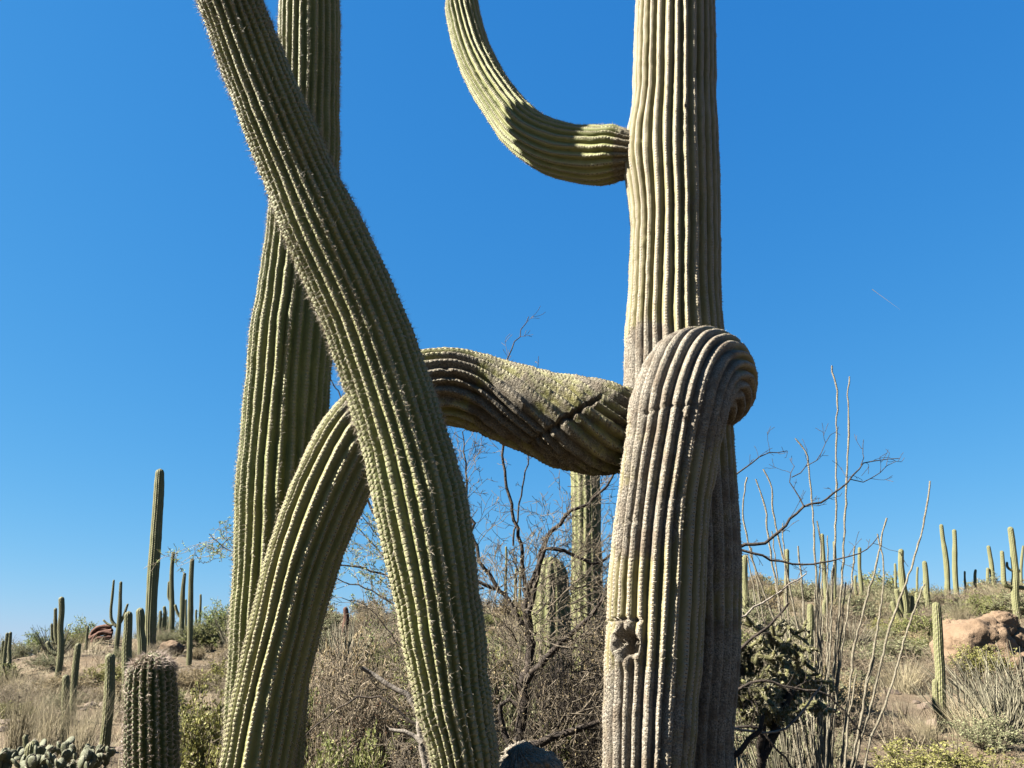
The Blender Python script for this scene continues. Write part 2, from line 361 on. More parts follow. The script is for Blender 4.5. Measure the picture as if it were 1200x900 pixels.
def add_arm(name, pts, rad, material, label=None, sp=None, split=None, **kw):
    V, Fq, at, info = ribbed(pts, rad, origin=BASE, **kw)
    if split is not None:
        W = V+np.array(tuple(BASE)); msk = split(W); fm = msk[Fq].all(axis=1)
        sub = Fq[fm]; u, inv = np.unique(sub, return_inverse=True)
        hm = make_mesh('hollow', V[u], inv.reshape(-1, 4), {k: x.ravel()[u] for k, x in at.items()})
        Fq = Fq[~fm]
    o = link(name, make_mesh(name, V, Fq, at), material, giant, label=label)
    if split is not None: link('hollow', hm, material, o, label='grey scarred hollow bored into the arm')
    if sp:
        Vs, Fs = spines(info, origin=BASE, **sp); link('spines', make_mesh('spines', Vs, Fs, smooth_shade=False), M['spine'], o, kind='stuff')
    return o
# trunk
tp, tr = pixpath([(790, 900, 68), (797, 760, 69), (797, 660, 69), (795, 560, 66), (793, 480, 63), (790, 400, 57), (790, 340, 54), (791, 260, 52), (789, 180, 52), (790, 100, 48), (791, 0, 45), (792, -120, 40), (792, -260, 32)], 4.2)
tp = [Vector((BASE.x+.01, 4.2, BASE.z-.3)), Vector((BASE.x+.01, 4.2, .45))]+tp; tr = [.30, .29]+tr
def ck_trunk(V, sn):
    k = spots((745, 430, 4.0, .26, .95), (738, 490, 4.1, .22, .9), (800, 250, 4.0, .1, .25), (850, 620, 4.0, .34, .5), (850, 820, 4.0, .4, .62))(V, sn)
    low = smooth(2.3, .6, V[..., 2])*.45
    return np.maximum(k, low)+.20
JC = np.array(tuple(P(752, 181, 4.15)))
def trunk_post(V, CK, D):               # swelling where the upper arm leaves, slit scars
    d = np.linalg.norm((V-JC)*np.array([1, 1, .75]), axis=-1); V = V+D*(.042*np.exp(-(d/.20)**2))[..., None]
    V, CK = cracks(V, CK, D, [((764, 452), (770, 410), .03), ((752, 470), (760, 452), .012), ((801, 118), (802, 138), .02)], 3.98, .007)
    return V, CK
add_arm('trunk', tp, tr, M['trunk'], N=29, depth=.038, prof=2.4, seg=9, step=.009, spacing=.017, cap0=False, cap1=True, seed=1, areole=.0018, wob=.12, lump=.02, cork=ck_trunk, post=trunk_post,
        sp=dict(n=3, length=.013, width=.0012, seed=1, fwd=.85, spread=.75, keep=lambda p, t: np.clip(.5+.9*vnoise(p*4, 8), .05, 1)))
# upper arm curving up to the left
p_, r_ = pixpath([(775, 182, 21, 4.2), (742, 181, 25, 4.215), (730, 181, 30, 4.235), (716, 181, 34, 4.265), (698, 182, 34, 4.31), (656, 176, 31.5, 4.42), (615, 154, 27.5, 4.54), (583, 115, 24, 4.62), (565, 85, 22.5, 4.67), (553, 57, 21.5, 4.71), (544, 24, 20.5, 4.74), (541, 4, 19.5, 4.75), (540.5, -9, 18.5, 4.75)])
add_arm('arm', p_, r_, M['arm'], 'smaller arm curving out and up from the trunk', N=21, depth=.028, prof=2.2, seed=2, step=.008, spacing=.018, areole=.0022, lump=.02,
        cork=lambda V, sn: smooth(.125, .085, sn)*.9, sp=dict(n=3, length=.016, width=.0011, seed=2, fwd=.8, spread=.7))
# arm hooked over the front of the trunk and hanging down, ending in a grey elbow
p_, r_ = pixpath([(796, 470, 48, 4.22), (833, 456, 49, 4.05), (830, 437, 52, 3.91), (811, 441, 56, 3.77), (796, 475, 57, 3.70), (786, 530, 55, 3.69), (776, 600, 54, 3.69), (770, 680, 56, 3.69), (766, 760, 56, 3.68), (762, 830, 54, 3.67), (759, 900, 52, 3.66), (756, 960, 52, 3.65), (738, 1015, 54, 3.60), (695, 1035, 56, 3.46), (652, 995, 54, 3.26), (624, 940, 50, 3.10), (606, 876, 40, 3.02)])
HC = np.array(tuple(P(737, 754, 3.47)))
EC = np.array(tuple(P(615, 905, 3.08)))
def hole_post(V, CK, D):
    ee = smooth(.42, .25, np.linalg.norm(V-EC, axis=-1)); V = V+D*(ee*(.030*fbm(V*9, 71, 3)+.012*fbm(V*40, 72, 2)-.02*smooth(.10, 0, np.abs(vnoise(V*7, 73)))))[..., None]
    d = V-HC; e = np.sqrt((d[..., 0]/.050)**2+(d[..., 2]/.072)**2+(d[..., 1]/.30)**2)
    e = e+.30*vnoise(V*26, 91); m = smooth(1.0, .45, e)
    V = V - D*(m*.095)[..., None]
    rim = smooth(1.6, 1.05, e)*smooth(.85, 1.05, e); V = V + D*(rim*.012)[..., None]
    c2 = np.array(tuple(P(735, 727, 3.47))); q = V-c2; cr = smooth(.008, .002, np.abs(q[..., 2]+.012*vnoise(V*20, 5)))*smooth(.075, .055, np.abs(q[..., 0]))*smooth(.3, .2, np.abs(q[..., 1]))
    V = V - D*(cr*.03)[..., None]
    V, CK = cracks(V, CK, D, [((748, 484), (812, 474), .020), ((792, 478), (806, 500), .014), ((728, 608), (752, 612), .016), ((737, 838), (762, 842), .012), ((745, 300), (746, 301), 0)], 3.52, .006)
    return V, np.maximum(CK, smooth(1.45, 1.0, e)*1.0+cr)
def ck_droop(V, sn):
    k = spots((800, 430, 3.5, .36, .95), (745, 600, 3.5, .22, .62), (760, 520, 3.5, .22, .55), (730, 850, 3.48, .30, .62), (870, 470, 3.8, .16, .8))(V, sn)
    return np.maximum(np.maximum(k, smooth(.69, .8, sn)), smooth(.10, .03, sn))+.16
add_arm('arm', p_, r_, M['trunk'], 'weathered arm hooked over the trunk and hanging down in front of it', N=25, depth=.038, prof=2.4, seg=9, seed=3, depthfn=lambda t: 1-.45*smooth(.84, .92, t), spacing=.017, areole=.002, lump=.018, step=.009,
        cork=ck_droop, post=hole_post, split=lambda W: (((W-HC)/np.array([.045, .30, .063]))**2).sum(1) < 1, sp=dict(n=3, length=.013, width=.0012, seed=3, fwd=.85, spread=.75, keep=lambda p, t: np.clip(.45+.9*vnoise(p*4, 9), .05, 1)))
# arching arm: folded and scarred from the trunk, then smooth and green down to the ground
p_, r_ = pixpath([(790, 506, 24, 4.2), (757, 507, 33, 4.08), (742, 507, 45, 4.03), (724, 504, 53, 3.99), (702, 501, 57, 3.96), (665, 494, 57, 3.93), (620, 480, 50, 3.9), (565, 461, 46, 3.9), (515, 453, 46, 3.88), (465, 470, 46, 3.86), (420, 513, 46, 3.84), (388, 573, 45, 3.82), (359, 645, 43, 3.81), (337, 725, 42, 3.80), (318, 805, 42, 3.80), (301, 900, 43, 3.80), (288, 985, 44, 3.82), (283, 1060, 44, 3.88), (286, 1110, 42, 4.0)])
def ck_arch(V, sn):
    k = spots((530, 440, 3.72, .16, .9), (590, 480, 3.72, .20, .95), (640, 520, 3.75, .17, .95), (730, 490, 3.85, .16, .85), (690, 460, 3.85, .15, .8), (660, 545, 3.8, .18, .9), (425, 480, 3.7, .12, .9), (500, 500, 3.75, .12, .7))(V, sn)
    return np.maximum(k*.9, smooth(.36, .26, sn)*.50)
def arch_post(V, CK, D):
    V, CK = cracks(V, CK, D, [((705, 466), (596, 534), .040), ((690, 545), (560, 500), .022), ((520, 432), (560, 462), .018)], 3.76, .014)
    return V, CK
def wr(t): return .0045*smooth(.36, .26, t)+.001
add_arm('arm', p_, r_, M['arch'], 'arm arching away from the trunk, folded and brown scarred, then green', N=21, depth=.032, seed=4, spacing=.02, areole=.002, lump=.015, step=.007, wob=.26, prof=1.7,
        twist=lambda s: -2.2*smooth(1.35, .1, s), wrinkle=wr, rough=.003, depthfn=lambda t: 1+.55*smooth(.36, .28, t), cork=ck_arch, post=arch_post,
        sp=dict(n=4, length=.014, width=.0011, seed=4, fwd=.85, spread=.7, keep=lambda p, t: np.where(t > .34, 1.0, .15)))
# upright arm behind, rising from the foot of the arching arm
p_, r_ = pixpath([(286, 1110, 40, 4.0), (292, 1060, 43, 4.15), (300, 980, 44, 4.26), (309, 890, 45, 4.3), (314, 800, 46, 4.3), (322, 700, 49, 4.3), (328, 600, 50, 4.3), (334, 500, 50, 4.3), (342, 400, 47.5, 4.25), (351, 300, 41, 4.2), (358, 200, 38, 4.15), (362, 100, 36, 4.1), (363, 0, 34, 4.05), (364, -60, 29, 4.03), (364, -110, 25, 4.02), (364, -150, 21, 4.02)])
add_arm('arm', p_, r_, M['young'], 'upright green spiny arm standing behind the leaning one', N=25, depth=.034, seed=5, spacing=.022, areole=.003, step=.010,
        sp=dict(n=8, length=.026, width=.0009, seed=5, fwd=.7, spread=.7, keep=lambda p, t: np.clip(.6+.6*vnoise(p*5, 3), .15, 1)))
# leaning arm crossing in front
p_, r_ = pixpath([(650, 1030, 40, 3.45), (608, 1020, 40, 3.20), (566, 960, 38, 2.98), (548, 905, 38, 2.90), (541, 868, 40, 2.88), (530, 815, 45, 2.87), (519, 740, 50, 2.86), (507, 665, 52, 2.85), (491, 580, 53, 2.85), (472, 508, 51, 2.85), (449, 436, 50, 2.84), (422, 363, 47, 2.80), (384, 280, 46, 2.74), (345, 192, 42, 2.68), (303, 90, 39, 2.6), (269, 0, 37, 2.52), (228, -110, 34, 2.4), (195, -200, 28, 2.3)])
add_arm('arm', p_, r_, M['young'], 'green spiny arm leaning across in front of the others', N=25, depth=.028, seed=6, spacing=.021, areole=.003, step=.009,
        cork=lambda V, sn: smooth(.10, .05, sn)*.9, sp=dict(n=9, length=.025, width=.0008, seed=6, fwd=.7, spread=.7, keep=lambda p, t: np.clip(.55+.6*vnoise(p*5, 4), .1, 1)))

# ------------------------------------------------------------------ saguaros on the slopes
def far_tube(pts, rad, origin, seed, N=14, cap0=False, step=None):
    L = sum((Vector(a)-Vector(b_)).length for a, b_ in zip(pts, pts[1:])); st = step or max(.02, L/110)
    return ribbed(pts, rad, N, max(rad)*.10, seg=6, step=st, spacing=.06, cap0=cap0, cap1=True, seed=seed, areole=0, wob=.12, lump=.05, rough=0, origin=origin,
                  cork=lambda V, sn: (.15+.35*((seed*37) % 10)/10)*smooth(.3+.05*((seed*13) % 10), .0, sn)+.3*np.clip(vnoise(V*1.6, seed), 0, 1))
SEED = [100]
def saguaro(label, trunk, arms=(), group=None, Y=None, material=None, hit=None):
    """trunk: pixel polyline base to top with widths; arms: the same, in the trunk's plane"""
    SEED[0] += 1; material = material or M['far']
    if Y is None:
        g = ground_hit(*(hit or trunk[0][:2])); Y = g.y
    def conv(L): return [P(a[0], a[1], Y+(a[3] if len(a) > 3 else 0)) for a in L], [a[2]*.5*ppm(a[0], a[1], Y) for a in L]
    pts, rad = conv(trunk); b0 = pts[0]; gz = tz(b0.x, b0.y)
    if gz < b0.z - .02 or True:
        pts = [Vector((b0.x, b0.y, min(gz, b0.z)-.15))]+pts; rad = [rad[0]]+rad
        if (pts[1]-pts[0]).length < .12: pts.pop(1); rad.pop(1)
    org = Vector((b0.x, b0.y, min(gz, b0.z)))
    rw = random.Random(SEED[0]); L_ = (pts[-1]-pts[0]).length
    if len(pts) < 6:
        q, rq, _ = catmull(pts, rad, L_/7); ph0 = rw.uniform(0, 6); am = rad[0]*rw.uniform(.1, .45)
        pts = [Vector(v)+Vector((am*math.sin(ph0+k*rw.uniform(.7, 1.1))*min(1, k/2), 0, 0)) for k, v in enumerate(q)]; rad = [x*rw.uniform(.93, 1.06) for x in rq]
    V, Fq, at, _ = far_tube(pts, rad, org, SEED[0])
    if not arms: return link('saguaro_cactus', make_mesh('saguaro_cactus', V, Fq, at), material, loc=org, label=label, cat='cactus', group=group)
    t = thing('saguaro_cactus', label, 'cactus', org, group); link('trunk', make_mesh('trunk', V, Fq, at), material, t)
    for q, A in enumerate(arms):
        SEED[0] += 1; pts, rad = conv(A); V, Fq, at, _ = far_tube(pts, rad, org, SEED[0], cap0=True); link('arm', make_mesh('arm', V, Fq, at), material, t)
    return t
# left slope
saguaro('tallest armless saguaro behind the barrel cactus, brown and corky towards its foot', [(176, 762, 12), (177, 720, 13), (179, 680, 13), (182, 640, 13), (184, 610, 12.5), (186, 580, 11.5), (187.5, 549, 10)], hit=(176, 765))
saguaro('green saguaro column rising just left of the barrel cactus top', [(147, 838, 11), (149, 790, 11), (152, 716, 10)], hit=(147, 838))
saguaro('short saguaro column close against the foot of the tallest saguaro', [(165, 770, 10), (165, 712, 9)], hit=(165, 785))
saguaro('candelabra saguaro with a curled arm and two side columns on left slope', [(67, 800, 7), (70, 760, 7), (73, 699, 6)],
        [[(68, 768, 4), (61, 763, 5), (57, 757, 5), (55.5, 751, 4.5)], [(69, 766, 4), (73, 758, 5), (74, 748, 4.5)], [(67, 756, 4), (65, 740, 4.5), (65, 712, 3.5)], [(65, 755, 3), (61, 748, 3), (60.5, 730, 2.5)]])
saguaro('slim saguaro with sunlit left side just behind a shorter one', [(84, 845, 7.5), (88, 800, 7.5), (91, 753, 6.5)])
saguaro('short dark saguaro at the edge of the prickly pears, before a slim taller one', [(74, 876, 9), (76, 830, 9), (78, 790, 8)])
saguaro('stout green saguaro standing behind the prickly pears, beside the barrel cactus', [(122, 882, 12), (126, 830, 12), (129.5, 765, 10.5)])
g = 'thin saguaros at the left hill edge'
for L in ([(3, 800, 4), (5, 775, 4), (8, 741, 3.4)], [(9, 795, 4), (11, 770, 4), (13, 740, 3.4)], [(2, 800, 4), (3.5, 750, 3.2)]):
    saguaro('thin dark saguaro clustered at the far end of the left ridge', L, group=g)
saguaro('knee-high dark saguaro stub below the thin cluster on the left ridge', [(9, 797, 4.5), (10, 775, 4)])
saguaro('spindly many-armed saguaro on the left ridge beside rusty dead wood', [(136, 768, 5.5), (138, 740, 5.5), (140, 712, 4.5), (142, 681, 3.2)],
        [[(137, 735, 3.5), (131, 727, 3.5), (130, 715, 3.2), (131.5, 700, 3), (133.5, 679, 2.4)], [(138, 735, 3), (144, 724, 3), (150, 707, 2.6)], [(133, 733, 2.2), (126, 731, 2.2), (120.5, 726, 2)]])
saguaro('tiny lone saguaro on the left ridge by a green bush', [(101, 762, 3.4), (102.5, 733, 3)])
saguaro('tall slim saguaro with one short side column on the left ridge', [(200, 745, 6.5), (201.5, 700, 5.5), (203, 646, 4)], [[(200, 705, 3), (197.5, 698, 3.4), (198, 681, 2.8)]])
saguaro('slim saguaro with a sharp tip leaning slightly among ridge bushes', [(212, 750, 6.5), (213.5, 710, 6), (216.5, 671, 4)], [[(213, 725, 3), (208, 718, 3.5), (205, 708, 3.2)]])
saguaro('brown-footed slim saguaro standing alone on open soil of the left slope', [(222, 780, 6.5), (222.5, 720, 6.5), (225.5, 654, 5)])
g = 'tiny saguaros far along the left ridge'
for L in ([(234, 742, 3), (235, 696, 2.4)], [(230, 742, 2.6), (230, 714, 2.2)], [(217, 742, 3), (218, 702, 2.4)], [(192, 748, 5), (192.5, 710, 4)], [(187, 748, 4), (188, 715, 3.4)]):
    saguaro('tiny saguaro among bushes on the left ridge near the tall green arm', L, group=g)
# middle
saguaro('ribbed saguaro wrapped in dead twigs between the arching arm and the thicket', [(692, 905, 42), (690, 800, 40), (688, 690, 38), (687, 600, 35), (685, 530, 33), (684, 480, 30)], Y=8.8)
saguaro('stout round-topped saguaro with damaged lower skin inside the thicket', [(646, 900, 46), (645, 800, 48), (645, 720, 48), (645, 680, 44), (646, 652, 36)], Y=8.2)
g = 'far saguaros seen through the thicket'
for L in ([(593, 710, 3.6), (593, 640, 2.8)], [(604, 710, 4), (604.5, 666, 3.6)], [(609, 708, 3.4), (609.5, 663, 3)]):
    saguaro('faraway thin saguaro seen through bare twigs of the thicket', L, group=g)
saguaro('short rusty saguaro stump beyond tan brush under the crossing arms', [(405, 745, 7), (405, 711, 6)], material=M['rust_wood'], hit=(405, 752))
# right slope
saguaro('saguaro with low clustered arms beside the slanting ocotillo cane', [(1062, 735, 8), (1059, 690, 8), (1055.5, 643, 6.5)],
        [[(1062, 736, 5), (1055, 728, 7), (1049, 715, 6.5), (1045, 704, 5)], [(1061, 722, 5), (1055, 712, 6), (1050, 690, 5)], [(1063, 725, 4), (1069, 716, 4.5), (1069, 698, 4)]])
saguaro('plain saguaro with darker right side between ocotillo cane and the bored pair', [(1088, 720, 7), (1086, 690, 6.8), (1083, 657, 5.5)], [[(1086, 727, 4), (1079, 725, 5), (1075, 712, 5), (1074, 694, 4.2)]])
saguaro('bored tall saguaro of the pair, its dark hole high up', [(1111, 708, 6.4), (1108, 660, 6), (1104, 614, 4.6)])
saguaro('bored tall saguaro of the pair, its dark hole halfway up', [(1121.5, 702, 6), (1119.5, 660, 5.6), (1117.5, 620, 4.4)])
g = 'tiny saguaros on the right skyline'
for L in ([(1131, 690, 2.6), (1131, 669, 2.2)], [(1143.5, 690, 3.4), (1143, 667, 2.8)], [(1049.5, 705, 3.4), (1049, 660, 2.8)], [(1075, 705, 2.8), (1075, 664, 2.4)]):
    saguaro('tiny distant saguaro peeping over the right ridge', L, group=g)
saguaro('saguaro leaning slightly with a stubby twin column on the right ridge', [(1164, 692, 5.6), (1162, 660, 5.2), (1158, 639, 4)], [[(1162, 690, 3), (1158, 685, 4), (1157.5, 665, 3.6)]])
saguaro('large saguaro with a level arm turned up as a second column, above the boulders', [(1193, 725, 9), (1189, 680, 8), (1184, 617, 6.4)],
        [[(1190, 688, 4.5), (1181, 687, 5), (1176.5, 682, 5.5), (1175.5, 665, 5), (1174, 645, 4.2)], [(1190, 688, 4.5), (1198, 689, 5), (1206, 690, 5)], [(1188, 670, 3), (1181, 665, 3), (1180, 658, 2.6)]])
saguaro('curved thin saguaro on the skyline beyond the large two-column one', [(1198, 700, 3.4), (1196.5, 668, 3.4), (1197, 655, 3.2), (1199, 639, 2.6)], [[(1196, 671, 2), (1192.5, 667, 2.4), (1191.5, 664, 2)]])
saguaro('nearest clean green saguaro on the right slope with one short arm low down', [(1105, 858, 11), (1102, 800, 11.5), (1099, 750, 11), (1096, 705, 9)], [[(1102, 838, 7), (1097.5, 828, 8.5), (1096, 795, 7.5)]])
saguaro('pale slender saguaro among the ocotillo stems', [(951, 792, 9), (950, 750, 9), (949, 707, 7.5)])
g = 'saguaros behind the ocotillo'
for L in ([(970, 730, 6), (967, 680, 6), (963, 625, 4.6)], [(979, 720, 4.4), (977.5, 634, 3.4)], [(1009, 710, 5), (1008, 641, 4)], [(922, 730, 6), (921.5, 643, 4.6)], [(874, 730, 8), (873, 650, 6.4)],
          [(1003, 712, 4), (1003, 674, 3.4)], [(967, 740, 6), (967, 702, 5)]):
    saguaro('far saguaro on the slope behind the ocotillo canes', L, group=g)

# ------------------------------------------------------------------ barrel cactus
bY = 4.9; bb = P(179, 1010, bY); bz = tz(bb.x, bY); org = Vector((bb.x, bY, bz))
bt = thing('barrel_cactus', 'stout dark barrel cactus bristling with dense pinkish grey spines', 'cactus', org)
p_, r_ = pixpath([(179, 960, 27), (178, 880, 29), (177, 820, 28.5), (177, 788, 26), (178, 764, 21)], bY)
p_ = [Vector((bb.x, bY, bz-.1)), Vector((bb.x, bY, bz+.35))]+p_; r_ = [.16, .18]+r_
V, Fq, at, info = ribbed(p_, r_, 20, .032, seg=8, step=.009, spacing=.03, cap0=False, seed=31, areole=.004, wob=.10, origin=org)
bo = link('body', make_mesh('body', V, Fq, at), M['barrel'], bt)
Vs, Fs = spines(info, 9, .030, .0013, 31, fwd=.65, spread=.75, origin=org); link('spines', make_mesh('spines', Vs, Fs, smooth_shade=False), M['spine_grey'], bt, kind='stuff')
SPL = dict(info); top = info['s'] > info['s'][-1]-.16
Vs, Fs = spines(dict(info, spacing=.012), 6, .05, .0018, 33, fwd=.8, spread=.6, origin=org, keep=lambda p, t: np.where(p[:, 2] > P(178, 783, bY).z, .9, .0))
link('crown_spines', make_mesh('crown_spines', Vs, Fs, smooth_shade=False), M['spine_grey'], bt, kind='stuff')

# ------------------------------------------------------------------ twigs, trees
def rv(s=1.0): return Vector((random.gauss(0, s), random.gauss(0, s), random.gauss(0, s)))
def grow(buf, p, d, length, r, level, leaf=None, kids=4, jit=.28, up=.05, minr=.0012, sides=3, ratio=.55, leafbuf=None, sag=0.0, ang=(.5, 1.1)):
    n = 5 if level > 0 else 4; pts = [Vector(p)]; d = Vector(d).normalized()
    for k in range(n):
        d = (d+rv(jit*.5)+Vector((0, 0, up-sag))).normalized(); pts.append(pts[-1]+d*length/n)
    rad = [max(minr, r*(1-.75*k/n)) for k in range(n+1)]; buf.tube(pts, rad, sides)
    if leafbuf is not None and level <= 1 and leaf:
        num, ll, lw = leaf
        for k in range(num):
            f = random.uniform(.15, 1)*n; i = min(n-1, int(f)); q = pts[i].lerp(pts[i+1], f-i)
            leafbuf.leaf(q+rv(.004), rv(1)+Vector((0, 0, .3)), ll*random.uniform(.6, 1.3), lw*random.uniform(.6, 1.3))
    if level > 0:
        for k in range(kids):
            f = random.uniform(.25, 1)*n; i = min(n-1, int(f)); q = pts[i].lerp(pts[i+1], f-i)
            dd = (pts[i+1]-pts[i]).normalized(); o = dd.cross(rv(1)).normalized(); a = random.uniform(*ang)
            grow(buf, q, dd*math.cos(a)+o*math.sin(a), length*ratio*random.uniform(.6, 1.2), max(minr, rad[i]*.55), level-1, leaf, kids, jit, up, minr, 3, ratio, leafbuf, sag, ang)
def pline(L, Y):
    return [P(a[0], a[1], a[2] if len(a) > 2 else Y) for a in L]
def densify(pts, m=4, j=.006):
    out, _, _ = catmull(pts, [0]*len(pts), .06); out = [Vector(q)+rv(j) for q in out]; return out
def limb(parent, org, name, pts, r0, r1, material, twigs=None, every=.08, tl=.3, lev=1, tr=.0025, sides=7, kids=3, up=.05, leafbuf=None, leaf=None, jit=.4, j=.006, minr=.0018, frm=0.0):
    q = densify(pts, j=j); n = len(q); b_ = Buf(); b_.tube([v-org for v in q], [r0+(r1-r0)*k/(n-1) for k in range(n)], sides)
    o = link(name, b_.mesh(name), material, parent)
    if twigs is not None:
        L = 0
        for k in range(1, n):
            if k/n < frm: continue
            L += (q[k]-q[k-1]).length
            while L > every:
                L -= every; d = (q[k]-q[k-1]).normalized(); oo = d.cross(rv(1)).normalized(); a = random.uniform(.5, 1.2)
                grow(twigs, q[k]-org, d*math.cos(a)+oo*math.sin(a), tl*random.uniform(.4, 1.2), tr, lev, leaf, kids, jit, up, minr=minr, leafbuf=leafbuf)
    return o
# thicket tree in the middle
random.seed(21); Yt = 5.6; b0 = P(612, 1000, Yt); org = Vector((b0.x, Yt, tz(b0.x, Yt)))
tt = thing('bare_mesquite', 'bare dark mesquite thicket between the leaning arm and the hanging arm', 'tree', org)
tw = Buf(); tl_ = Buf()
limb(tt, org, 'trunk', [org-Vector((0, 0, .15)), P(606, 900, Yt), P(614, 830, Yt), P(619, 760, Yt), P(617, 690, Yt)], .042, .030, M['bark'], tw, .07, .4, 2, .004, j=.012)
limb(tt, org, 'branch', pline([(617, 700), (628, 660), (645, 625), (665, 603), (685, 592), (705, 575), (724, 552), (735, 540)], Yt), .022, .006, M['bark'], tw, .04, .34, 2, .003, frm=.1, j=.014, kids=4)
limb(tt, org, 'branch', pline([(618, 735), (600, 710), (580, 685), (562, 650), (548, 600), (545, 550), (541, 505)], Yt), .019, .004, M['bark'], tw, .045, .30, 2, .003, j=.012)
limb(tt, org, 'branch', pline([(618, 720), (640, 645), (670, 650), (700, 660), (730, 640)], Yt-.1), .020, .008, M['bark'], tw, .06, .3, 2, .003)
limb(tt, org, 'branch', pline([(616, 800), (650, 760), (680, 735), (705, 700), (722, 660)], Yt-.15), .026, .008, M['bark'], tw, .05, .34, 2, .003)
limb(tt, org, 'branch', pline([(608, 880), (650, 865), (690, 850), (730, 835)], Yt-.3), .030, .012, M['bark'], tw, .05, .35, 2, .003)
limb(tt, org, 'branch', pline([(606, 900), (590, 850), (588, 825), (600, 818), (606, 828)], Yt-.5), .024, .012, M['bark'], tw, .07, .25, 2, .003)
limb(tt, org, 'branch', pline([(617, 690), (606, 620), (592, 560), (588, 480), (592, 425), (606, 398), (620, 371)], Yt+.1), .016, .003, M['bark'], tw, .14, .16, 1, .002)
limb(tt, org, 'branch', pline([(600, 640), (625, 500), (631, 418)], Yt+.15), .008, .002, M['bark'], tw, .2, .10, 1, .002)
limb(tt, org, 'branch', pline([(580, 690), (470, 640), (420, 560), (400, 470), (388, 440), (391, 415), (398, 395)], Yt+.2), .014, .003, M['bark'], tw, .12, .16, 1, .002)
for k in range(130):
    a = random.uniform(0, 6.28); q = Vector((math.cos(a)*.4, math.sin(a)*.3, random.uniform(.2, 1.9)))
    grow(tw, q, Vector((math.cos(a), math.sin(a)*.6, random.uniform(-.2, .8))), .5, .006, 2, kids=5, jit=.5, minr=.0020, leafbuf=tl_, leaf=(2, .014, .007))
for k in range(60):        # dense knot of dead twigs
    q = P(random.gauss(688, 16), random.gauss(690, 30), Yt+.1)-org+rv(.05); grow(tw, q, rv(1), .25, .0035, 1, kids=5, jit=.7)
link('twigs', tw.mesh('twigs'), M['twig'], tt, kind='stuff'); link('leaves', tl_.mesh('leaves'), M['tan'], tt, kind='stuff')
# bare tree behind the trunk, branches out to the right
random.seed(5); Yt = 5.4; b0 = P(835, 1000, Yt); org = Vector((b0.x, Yt, tz(b0.x, Yt)))
tt = thing('bare_tree', 'dark leafless tree hidden behind the thick trunk, its crooked branches reaching out towards the ocotillo', 'tree', org); tw = Buf()
limb(tt, org, 'trunk', [org-Vector((0, 0, .15)), P(836, 900, Yt), P(842, 800, Yt), P(838, 700, Yt), P(832, 600, Yt), P(828, 520, Yt)], .055, .03, M['bark'])
kw = dict(twigs=tw, every=.10, tl=.16, lev=1, tr=.0026, kids=2)
limb(tt, org, 'branch', pline([(832, 580), (868, 550), (885, 541), (900, 533), (922, 529)], Yt), 0.0075, .003, M['bark'], **kw)
limb(tt, org, 'branch', pline([(838, 660), (868, 640), (890, 636), (910, 627), (930, 604), (945, 592), (965, 588), (985, 570), (1003, 553), (1010, 543), (1030, 540), (1052, 537)], Yt-.1), 0.0135, .0025, M['bark'], **kw)
limb(tt, org, 'branch', pline([(943, 593), (932, 576), (926, 560), (931, 545)], Yt-.1), 0.0053, .002, M['bark'], **kw)
limb(tt, org, 'branch', pline([(927, 560), (946, 548), (962, 536), (968, 522), (973, 510)], Yt-.1), 0.0037, .002, M['bark'], **kw)
limb(tt, org, 'branch', pline([(996, 561), (1012, 564), (1030, 553), (1050, 541)], Yt-.1), 0.0037, .002, M['bark'], **kw)
limb(tt, org, 'branch', pline([(1009, 544), (1010, 530), (1013, 516)], Yt-.1), 0.0030, .002, M['bark'], **kw)
limb(tt, org, 'branch', pline([(838, 650), (868, 643), (900, 655), (940, 662), (980, 655), (1008, 648), (1022, 640), (1030, 628)], Yt-.2), 0.0105, .0025, M['bark'], **kw)
limb(tt, org, 'branch', pline([(840, 740), (870, 722), (905, 699), (932, 682), (945, 672)], Yt-.3), 0.0075, .004, M['deadwood'], **kw)
limb(tt, org, 'branch', pline([(840, 790), (868, 760), (890, 742), (915, 720), (926, 704)], Yt-.3), 0.0120, .006, M['bark'], **kw)
limb(tt, org, 'branch', pline([(842, 845), (870, 855), (912, 857), (935, 842), (948, 825), (962, 806)], Yt-.5), 0.0075, .006, M['deadwood'], **kw)
limb(tt, org, 'branch', pline([(840, 830), (880, 800), (930, 806), (962, 812), (990, 832), (1004, 850), (1012, 872)], Yt-.4), 0.0105, .004, M['bark'], **kw)
limb(tt, org, 'branch', pline([(842, 900), (868, 878), (885, 860), (893, 838)], Yt-.5), 0.0195, .012, M['bark'], **kw)
limb(tt, org, 'branch', pline([(842, 860), (880, 850), (905, 870), (925, 895), (935, 930)], Yt-.4), 0.0090, .005, M['bark'], **kw)
link('twigs', tw.mesh('twigs'), M['bark'], tt, kind='stuff')
